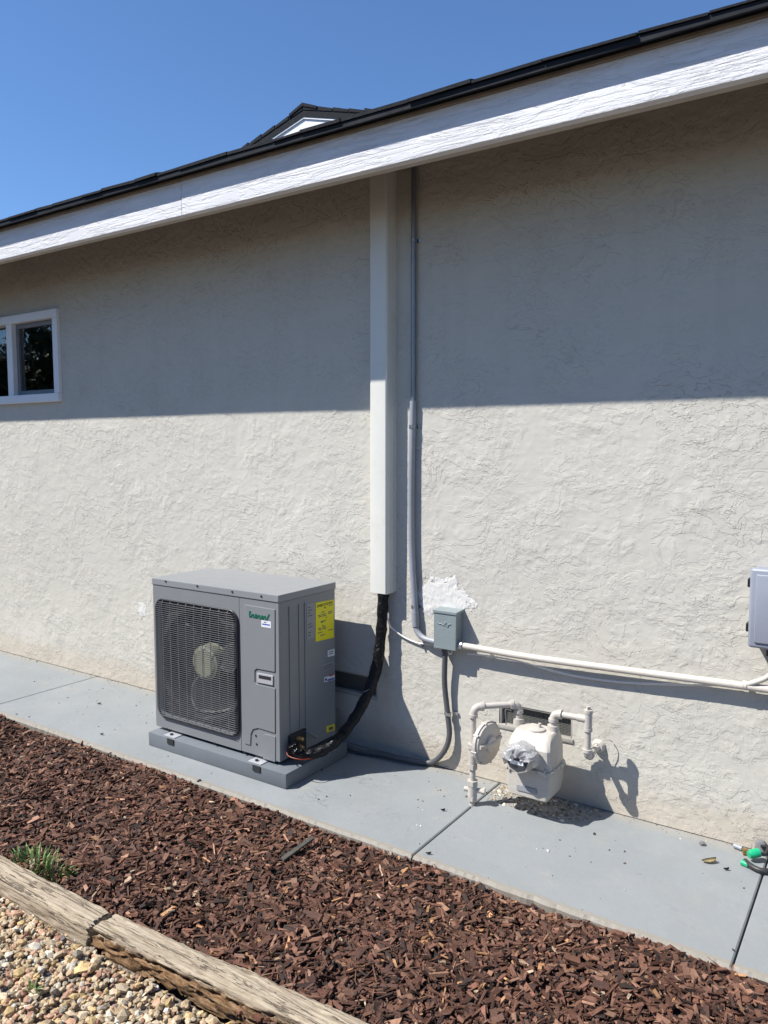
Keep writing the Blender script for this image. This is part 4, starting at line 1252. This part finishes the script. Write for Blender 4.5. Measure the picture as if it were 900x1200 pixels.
# the 300 that show largest are pieces of their own
top = zz - mulch_h(xs, ys) > -0.0035
dist = np.hypot(np.hypot(xs - CAM.x, ys - CAM.y), 1.6)
fx_, fy_ = _f.x, _f.y
vis = ((xs * _r.x + (ys - CAM.y) * _r.y) / np.maximum(0.1, xs * fx_ + (ys - CAM.y) * fy_ + (-1.6) * _f.z))
vv = ((xs * _d.x + (ys - CAM.y) * _d.y - 1.6 * _d.z) / np.maximum(0.1, xs * fx_ + (ys - CAM.y) * fy_ - 1.6 * _f.z))
inview = (np.abs(vis) < 0.49) & (vv < 0.655)
score = np.where(top & inview, L / dist, 0)
big = np.argsort(-score)[:300]
rest = np.ones(len(xs), bool); rest[big] = False
cols = pick(PAL, len(xs), 0.30)
def chips_mesh(name, sel):
    n = sel.sum() if sel.dtype == bool else len(sel)
    P_ = np.stack([X[sel] + xs[sel][:, None], Y[sel] + ys[sel][:, None], Z[sel] + zz[sel][:, None]], -1)
    q = (CHIPQ[None] + (np.arange(n) * 8)[:, None, None]).reshape(-1, 4)
    me = np_mesh(name, P_.reshape(-1, 3), q)
    set_col(me, np.repeat(cols[sel], 8, 0))
    return me
o = link('bark_chips', chips_mesh('bark_chips', rest), 'chip', bed)
o['kind'] = 'stuff'
for i in big:
    P_ = np.stack([X[i], Y[i], Z[i]], -1)
    me = np_mesh('bark_chip', P_, CHIPQ)
    set_col(me, np.repeat(cols[i][None], 8, 0))
    o = link('bark_chip', me, 'chip', bed)
    o.location = (xs[i], ys[i], zz[i])

# ------------------------------------------------------------------ gravel
ICO = bmesh.new(); bmesh.ops.create_icosphere(ICO, subdivisions=1, radius=1)
ICO.verts.ensure_lookup_table()
IV = np.array([v.co[:] for v in ICO.verts]); IT = np.array([[v.index for v in f.verts] for f in ICO.faces]); ICO.free()
def stones(n, area, size, zf, layers, sig=0.32):
    xs = RS.uniform(area[0], area[1], n); ys = RS.uniform(area[2], area[3], n)
    r = np.exp(RS.normal(math.log(size / 2), sig, n))
    ax_ = RS.uniform(0.55, 1.25, (n, 3)); ax_[:, 2] *= 0.72
    P_ = IV[None] * RS.uniform(0.72, 1.18, (n, len(IV), 1)) * ax_[:, None] * r[:, None, None]
    a_ = RS.uniform(0, 6.28, n); c, s = np.cos(a_)[:, None], np.sin(a_)[:, None]
    t_ = RS.normal(0, .5, n); ct, st_ = np.cos(t_)[:, None], np.sin(t_)[:, None]
    x_, y_, z_ = P_[..., 0], P_[..., 1], P_[..., 2]
    x_, z_ = x_ * ct + z_ * st_, -x_ * st_ + z_ * ct
    x_, y_ = x_ * c - y_ * s, x_ * s + y_ * c
    zz = zf(xs, ys) - layers * RS.rand(n)
    return xs, ys, zz, np.stack([x_, y_, z_], -1), r
def stones_mesh(name, st, sel, cols):
    xs, ys, zz, P_, r = st
    n = int(sel.sum())
    Q_ = P_[sel] + np.stack([xs[sel], ys[sel], zz[sel]], -1)[:, None]
    t = (IT[None] + (np.arange(n) * len(IV))[:, None, None]).reshape(-1, 3)
    me = np_mesh(name, Q_.reshape(-1, 3), None, t)
    set_col(me, np.repeat(cols[sel], len(IV), 0))
    return me
GZ = -0.032
gme = np_mesh('gravel_bed', [(-6, -2.9, GZ - 0.02), (1.0, -2.9, GZ - 0.02), (1.0, -1.80, GZ - 0.02), (-6, -1.80, GZ - 0.02)], [(0, 1, 2, 3)])
gbed = link('gravel_bed', gme, 'soil_gravel')
tag(gbed, kind='structure')
GP = [(28, (0.43, 0.32, 0.195)), (22, (0.48, 0.39, 0.265)), (16, (0.41, 0.25, 0.165)), (8, (0.31, 0.165, 0.115)), (8, (0.54, 0.49, 0.40)), (6, (0.27, 0.235, 0.185)), (12, (0.45, 0.32, 0.155)), (3, (0.20, 0.17, 0.15)), (1.5, (0.62, 0.60, 0.55))]
gst = stones(27000, (-3.6, 0.6, -2.80, -1.812), 0.0215, lambda x, y: np.full_like(x, GZ), 0.024)
gcol = pick(GP, 27000, 0.15)
xs_, ys_, zz_ = gst[0], gst[1], gst[2]
den = np.maximum(0.1, xs_ * _f.x + (ys_ - CAM.y) * _f.y - 1.63 * _f.z)
u_ = (xs_ * _r.x + (ys_ - CAM.y) * _r.y) / den
v_ = (xs_ * _d.x + (ys_ - CAM.y) * _d.y - 1.63 * _d.z) / den
scr = np.where((np.abs(u_) < 0.49) & (v_ < 0.655) & (zz_ > GZ - 0.005), gst[4] / den, 0)
gbig = np.argsort(-scr)[:300]
gsel = np.ones(27000, bool); gsel[gbig] = False
o = link('stones', stones_mesh('stones', gst, gsel, gcol), 'pebble', gbed)
o['kind'] = 'stuff'
for i in gbig:
    me = np_mesh('stone', gst[3][i], None, IT)
    set_col(me, np.repeat(gcol[i][None], len(IV), 0))
    o = link('stone', me, 'pebble', gbed)
    o.location = (xs_[i], ys_[i], zz_[i])

# rubble and sand in the broken corner below the gas meter
def grit_h(x, y):
    return np.full_like(x, 0.001)
hst = stones(1500, (-1.52, -0.98, -0.20, -0.006), 0.0085, grit_h, 0.002, 0.5)
d_ = ((hst[0] + 1.33) / 0.26) ** 2 + ((hst[1] + 0.03) / 0.20) ** 2
hsel = RS.rand(1500) < np.clip(1.5 - d_, 0, 1)
hcol = pick([(5, (0.40, 0.33, 0.24)), (4, (0.30, 0.25, 0.18)), (2, (0.20, 0.16, 0.12)), (2, (0.52, 0.47, 0.38))], 1500, 0.2)
o = link('rubble', stones_mesh('rubble', hst, hsel, hcol), 'grain')
tag(o, 'sandy rubble and crumbs strewn on the pavement under the gas meter', 'rubble', kind='stuff')
# fine crumbs along the foot of the wall and the slab edges
cst = stones(1500, (-5.8, 0.2, -0.05, -0.002), 0.0042, grit_h, 0.001, 0.5)
ccol = pick([(5, (0.36, 0.31, 0.24)), (4, (0.22, 0.19, 0.15)), (2, (0.08, 0.07, 0.06)), (1, (0.55, 0.52, 0.46))], 1500, 0.2)
keep_ = RS.rand(1500) < np.exp(cst[1] / 0.02) + 0.05
o = link('wall_crumbs', stones_mesh('wall_crumbs', cst, keep_, ccol), 'grain')
tag(o, 'fine crumbs of stucco and soil along the foot of the wall', 'debris', kind='stuff')
cst = stones(260, (-5.0, 0.2, -0.79, -0.05), 0.0050, grit_h, 0.001, 0.5)
ccol = pick([(5, (0.05, 0.04, 0.035)), (3, (0.10, 0.06, 0.045)), (2, (0.55, 0.53, 0.5))], 260, 0.2)
o = link('pavement_specks', stones_mesh('pavement_specks', cst, np.ones(260, bool), ccol), 'grain')
tag(o, 'tiny dark and pale specks scattered over the pavement', 'debris', kind='stuff')

# ------------------------------------------------------------------ timbers
def timber(name, p0, p1, wd, ht, ztop, rotten, label, seed):
    p0, p1 = Vector(p0), Vector(p1)
    n = int((p1 - p0).length / 0.010) + 1
    t = (p1 - p0).normalized(); nrm = Vector((-t.y, t.x, 0))
    sec = []
    for (u0, v0, u1, v1, k) in ((1, 1, -1, 1, 16), (-1, 1, -1, -1, 14), (-1, -1, 1, -1, 4), (1, -1, 1, 1, 8)):
        for i in range(k):
            f_ = i / k
            sec.append((u0 + (u1 - u0) * f_, v0 + (v1 - v0) * f_))
    m = len(sec)
    N1 = gnoise(m, n, 0.010, 0.010, 0.30, seed); N2 = gnoise(m, n, 0.010, 0.022, 0.07, seed + 1); N3 = gnoise(m, n, 0.010, 0.014, 0.020, seed + 2)
    N4 = gnoise(m, n, 0.010, 0.2, 0.5, seed + 3)
    V, rot = [], []
    for i in range(n):
        f_ = i / (n - 1)
        endw = 1 - 0.05 * max(0, 1 - min(f_, 1 - f_) * n / 3)
        for k, (u, v) in enumerate(sec):
            q = max(abs(u), abs(v))
            rr = (u * u + v * v) ** 0.5
            rnd = 1.0 if rr < 1.18 else 1 - (rr - 1.18) * 0.45
            face = (v < 0.72 and u < -0.45) if rotten else False
            d = N1[i, k] * 0.0012 + N2[i, k] * 0.0016 + N4[i, k] * 0.003
            cr = max(0, N1[i, k] - 1.1) * -0.006
            if face:
                d += min(0.004, N2[i, k] * 0.006 + N3[i, k] * 0.005) - 0.006
            elif rotten:
                d += N3[i, k] * 0.0006
            g = Vector((u * wd / 2 * rnd, v * ht / 2 * rnd))
            nn_ = g.normalized() if g.length else g
            g = g * endw + nn_ * (d + cr)
            jag = (random.uniform(-0.014, 0.010) if i in (0, n - 1) else 0)
            c = p0 + (p1 - p0) * f_ + t * jag + nrm * g.x
            V.append((c.x, c.y, ztop - ht / 2 + g.y))
            rot.append(min(1, max(0, (0.72 - v) * 3.5)) * (1 if u < 0.3 else 0))
    I = np.arange(n * m).reshape(n, m)
    J = np.roll(I, -1, 1)
    Q = np.stack([I[:-1], J[:-1], J[1:], I[1:]], -1).reshape(-1, 4)
    bm = bmesh.new()
    me = np_mesh(name, V, Q)
    at = me.attributes.new('rot', 'FLOAT', 'POINT'); at.data.foreach_set('value', np.array(rot, dtype=np.float32))
    bm.from_mesh(me); bm.verts.ensure_lookup_table()
    for ring_ in (range(m), [(n - 1) * m + k for k in range(m)]):
        try: bm.faces.new([bm.verts[i] for i in ring_])
        except Exception: pass
    bmesh.ops.recalc_face_normals(bm, faces=bm.faces)
    bm.to_mesh(me); bm.free()
    o = link(name, me, 'timber_rot' if rotten else 'timber', None, True)
    try: me.set_sharp_from_angle(angle=R(55))
    except Exception: pass
    return tag(o, label, 'timber', 'landscape timbers edging the mulch')
timber('landscape_timber', (-4.6, -1.775, 0), (-2.150, -1.772, 0), 0.098, 0.10, 0.036, False, 'weathered grey landscape timber with the green weed growing at its edge', 40)
timber('landscape_timber', (-2.132, -1.764, 0), (1.50, -1.520, 0), 0.104, 0.105, 0.040, True, 'weathered landscape timber with crumbling orange brown rot along its gravel side', 50)

# ------------------------------------------------------------------ small things
p0, p1 = G(330, 1008, 0.020), G(366, 982, 0.026)
bm = bmesh.new()
dv = (p1 - p0); nv = Vector((-dv.y, dv.x, 0)).normalized() * 0.011
vb = [bm.verts.new(p + s * nv + Vector((0, 0, z))) for z in (-0.004, 0.004) for p, s in ((p0, -1.0), (p1, -0.9), (p1 + dv * .05, 0.7), (p0 + dv * .05, 1))]
for f_ in ((3, 2, 1, 0), (4, 5, 6, 7), (0, 1, 5, 4), (1, 2, 6, 5), (2, 3, 7, 6), (3, 0, 4, 7)):
    bm.faces.new([vb[i] for i in f_])
tag(bm_obj('wooden_stake', bm, 'stake'), 'flat dark grey wooden stake lying on the bark mulch', 'stake')

def weed(c, n, h, spread, label, lean=0.5):
    bm = bmesh.new()
    for k in range(n):
        a_ = random.uniform(0, 6.28); r_ = spread * random.random() ** 0.6
        b_ = Vector((c[0] + r_ * math.cos(a_) * 1.5, c[1] + r_ * math.sin(a_) * 0.6, c[2]))
        hh = h * random.uniform(0.45, 1.1)
        d_ = Vector((math.cos(a_), math.sin(a_), 0)) * hh * random.uniform(0.1, lean * 1.6)
        s_ = Vector((-math.sin(a_ + random.uniform(-1, 1)), math.cos(a_), 0)) * random.uniform(0.0018, 0.0032)
        p_ = [b_, b_ + d_ * 0.35 + Vector((0, 0, hh * 0.6)), b_ + d_ + Vector((0, 0, hh * random.uniform(0.75, 1.0)))]
        v0 = [bm.verts.new(p_[0] - s_), bm.verts.new(p_[0] + s_), bm.verts.new(p_[1] + s_ * .9), bm.verts.new(p_[1] - s_ * .9), bm.verts.new(p_[2])]
        bm.faces.new(v0[:4]); bm.faces.new((v0[3], v0[2], v0[4]))
    return tag(bm_obj('weed', bm, 'grass'), label, 'weed', 'weeds')
q = G(48, 1018, 0.0)
weed((q.x, q.y + 0.01, -0.012), 150, 0.054, 0.115, 'tuft of green grassy weed beside the weathered timber')
q = G(150, 986, 0.0)
weed((q.x, q.y, -0.012), 16, 0.026, 0.020, 'tiny green seedling growing in the bark mulch', 0.8)
q = G(38, 1149, 0.0)
weed((q.x, q.y, -0.036), 14, 0.030, 0.018, 'tiny green sprout growing among the gravel', 0.8)

# drip irrigation end at the foot of the wall
dr = thing('drip_irrigation_line', (-0.40, -0.10, 0.0), 'black drip irrigation tubing with bright green fittings lying at the wall foot', 'irrigation tubing')
c0 = G(872, 1006, 0.012); c1 = G(892, 1018, 0.012)
tube('tubing', smooth_path([G(873, 1009, 0.014), G(879, 1014, 0.014), G(888, 1019, 0.013), G(898, 1021, 0.013), G(915, 1019, 0.013), G(925, 1008, 0.014), G(912, 1000, 0.02)], 6), 0.0105, 'bplastic', dr, 12, 0.05)
a_ = G(881, 1001, 0.030); b_ = G(889, 999, 0.034)
tube('green_fitting', [a_ + (a_ - b_) * 0.45, a_, b_, b_ + (b_ - a_) * .1], [0.013, 0.0175, 0.0175, 0.012], 'gplastic', dr, 16)
tube('fitting_tube', smooth_path([b_, G(894, 1001, 0.030), G(899, 998, 0.034), G(899, 993, 0.040), G(892, 992, 0.042)], 5), 0.007, 'bplastic', dr, 10)
a_ = G(873, 1012, 0.010)
tube('green_fitting', [a_ + Vector((-.012, .004, 0)), a_ + Vector((.014, -.006, 0))], 0.011, 'gplastic', dr, 12)
a_ = G(890, 992, 0.030)
loft('grey_plug', [(a_.z - 0.028, a_.x - 0.020, a_.x + 0.024, a_.y - 0.012, a_.y + 0.016, 0.006), (a_.z + 0.018, a_.x - 0.014, a_.x + 0.022, a_.y - 0.010, a_.y + 0.014, 0.006), (a_.z + 0.026, a_.x - 0.006, a_.x + 0.016, a_.y - 0.006, a_.y + 0.010, 0.004)], 'gplug', dr, 3)
a_ = G(873, 998, 0.012)
tube('brass_fitting', [a_ + Vector((-.008, -.004, 0)), a_ + Vector((.012, .004, .002))], 0.012, 'brass', dr, 10)
a_ = G(866, 993.5, 0.012)
tube('pipe_stub', [a_ + Vector((-.02, .01, 0)), a_ + Vector((.012, 0, 0))], 0.009, 'emt', dr, 10)

def leaf(name, px, py, ln, wd, mat, label, cat, curl=0.006, ang=0.4):
    p = G(px, py, 0.002)
    bm = bmesh.new()
    ca_, sa_ = math.cos(ang), math.sin(ang)
    rows = []
    for i in range(7):
        u = i / 6
        hw_ = wd / 2 * math.sin(math.pi * (0.06 + 0.9 * u)) ** 0.7
        row = []
        for s in (-1, 0, 1):
            lx_, ly_ = (u - 0.5) * ln, s * hw_
            row.append(bm.verts.new((p.x + lx_ * ca_ - ly_ * sa_, p.y + lx_ * sa_ + ly_ * ca_, 0.003 + curl * (abs(s) * (0.4 + u) + (u - .5) ** 2 * 2))))
        rows.append(row)
    for i in range(6):
        for k in range(2):
            bm.faces.new((rows[i][k], rows[i + 1][k], rows[i + 1][k + 1], rows[i][k + 1]))
    bmesh.ops.solidify(bm, geom=list(bm.faces), thickness=0.0006)
    return tag(bm_obj(name, bm, mat, None, True), label, cat)
leaf('dry_leaf', 831, 1010.5, 0.055, 0.026, 'leaf_tan', 'dry tan leaf lying on the pavement near the irrigation tubing', 'leaf', 0.010, 0.6)
leaf('dry_leaf', 851, 1019.5, 0.020, 0.010, 'leaf_dark', 'small black curled leaf between the tan leaf and the irrigation tubing', 'leaf')
leaf('dry_leaf', 519, 950, 0.020, 0.010, 'leaf_dark', 'small black curled leaf on the pavement near the gas meter riser', 'leaf')
leaf('dry_leaf', 502, 1001, 0.022, 0.008, 'leaf_dark', 'small black sliver of leaf by the pavement joint and the mulch', 'leaf')
leaf('dry_leaf', 116, 825, 0.026, 0.012, 'leaf_dark', 'small dark leaf on the pavement left of the heat pump', 'leaf')
leaf('dry_leaf', 119, 861, 0.022, 0.010, 'leaf_dark', 'small dark leaf on the pavement edge beside the mulch', 'leaf')
p = G(823, 988, 0.008)
me = np_mesh('pebble', IV * np.array([0.016, 0.012, 0.009]) * RS.uniform(.8, 1.15, (len(IV), 1)), None, IT)
set_col(me, np.full((len(IV), 3), 0.16))
o = link('pebble', me, 'pebble'); o.location = (p.x, p.y, 0.007)
tag(o, 'dark grey pebble on the pavement close to the wall foot', 'pebble')

# ================================================================== across the yard (trees mirrored in the window; unseen fence added to block fill light)
fence = thing('light_blocking_fence', (-6, -5.4, -0.09), 'weathered board fence across the yard, added out of view to cut fill light', 'fence')
bm = bmesh.new(); box_bm(bm, (-0.068, -0.01, 0.04), (0.068, 0.01, 1.85), 0.003, 1)
bme = bpy.data.meshes.new('board'); bm.to_mesh(bme); bm.free(); bme.materials.append(M['drywood'])
for k in range(230):
    o = bpy.data.objects.new('board', bme); C.objects.link(o); o.parent = fence
    o.location = (-18.0 + k * 0.14, random.uniform(-.004, .004), random.uniform(-.02, .02))
for z in (0.35, 1.5):
    o = box('rail', (-24.1, -5.46, z - 0.13), (8.2, -5.412, z - 0.04), 'drywood', fence, 0.003)
def tree(x, y, ht, cr, label, src=None):
    t_ = thing('tree', (x, y, -0.09), label, 'tree', 'trees beyond the fence')
    if src:
        for ch in src.children:
            c = ch.copy(); C.objects.link(c); c.parent = t_; c.scale = (cr / src['cr'], cr / src['cr'], ht / src['ht'])
        t_.rotation_euler.z = random.uniform(0, 6.28)
        return t_
    t_['cr'], t_['ht'] = cr, ht
    bm = bmesh.new()
    tube_bm(bm, [(0, 0, 0), (0.03, 0.02, ht * .3), (0.1, 0, ht * .55), (0.1, .05, ht * .85)], [0.16, 0.12, 0.08, 0.02], 8)
    for k in range(7):
        a_ = k * 0.9; z0 = ht * (0.3 + 0.06 * k)
        tube_bm(bm, [(0.05, 0, z0), (cr * .4 * math.cos(a_), cr * .4 * math.sin(a_), z0 + ht * .12), (cr * .75 * math.cos(a_), cr * .75 * math.sin(a_), z0 + ht * .2)], [0.06, 0.035, 0.01], 6)
    me = bpy.data.meshes.new('trunk'); bm.to_mesh(me); bm.free(); me.materials.append(M['bark'])
    o = bpy.data.objects.new('trunk', me); C.objects.link(o); o.parent = t_
    n = 10000
    clumps = RS.normal(0, 1, (46, 3)); clumps /= np.linalg.norm(clumps, axis=1)[:, None]; clumps *= RS.uniform(0.45, 1.0, (46, 1))
    c = clumps[RS.randint(0, 46, n)] + RS.normal(0, 0.16, (n, 3))
    c = c * np.array([cr, cr, ht * .38]) + np.array([0, 0, ht * .62])
    a_ = RS.normal(0, 1, (n, 3)); a_ /= np.linalg.norm(a_, axis=1)[:, None]
    b_ = np.cross(a_, RS.normal(0, 1, (n, 3))); b_ /= np.linalg.norm(b_, axis=1)[:, None]
    sz = RS.uniform(0.07, 0.15, (n, 1))
    V = np.stack([c - a_ * sz, c + b_ * sz * .5, c + a_ * sz, c - b_ * sz * .5], 1).reshape(-1, 3)
    o = bpy.data.objects.new('crown', np_mesh('crown', V, np.arange(n * 4).reshape(n, 4))); o.data.materials.append(M['hedge'])
    C.objects.link(o); o.parent = t_
    return t_
TL = 'leafy green tree standing beyond the board fence, mirrored in the window'
t0 = tree(-18.5, -8.6, 4.6, 2.0, TL)
for x, y, ht, cr in ((-22.5, -9.4, 4.3, 2.2), (-26.5, -10.0, 5.2, 2.4), (-15.2, -8.4, 4.9, 2.0), (-11.5, -9.0, 5.4, 2.2)):
    tree(x, y, ht, cr, TL, t0)
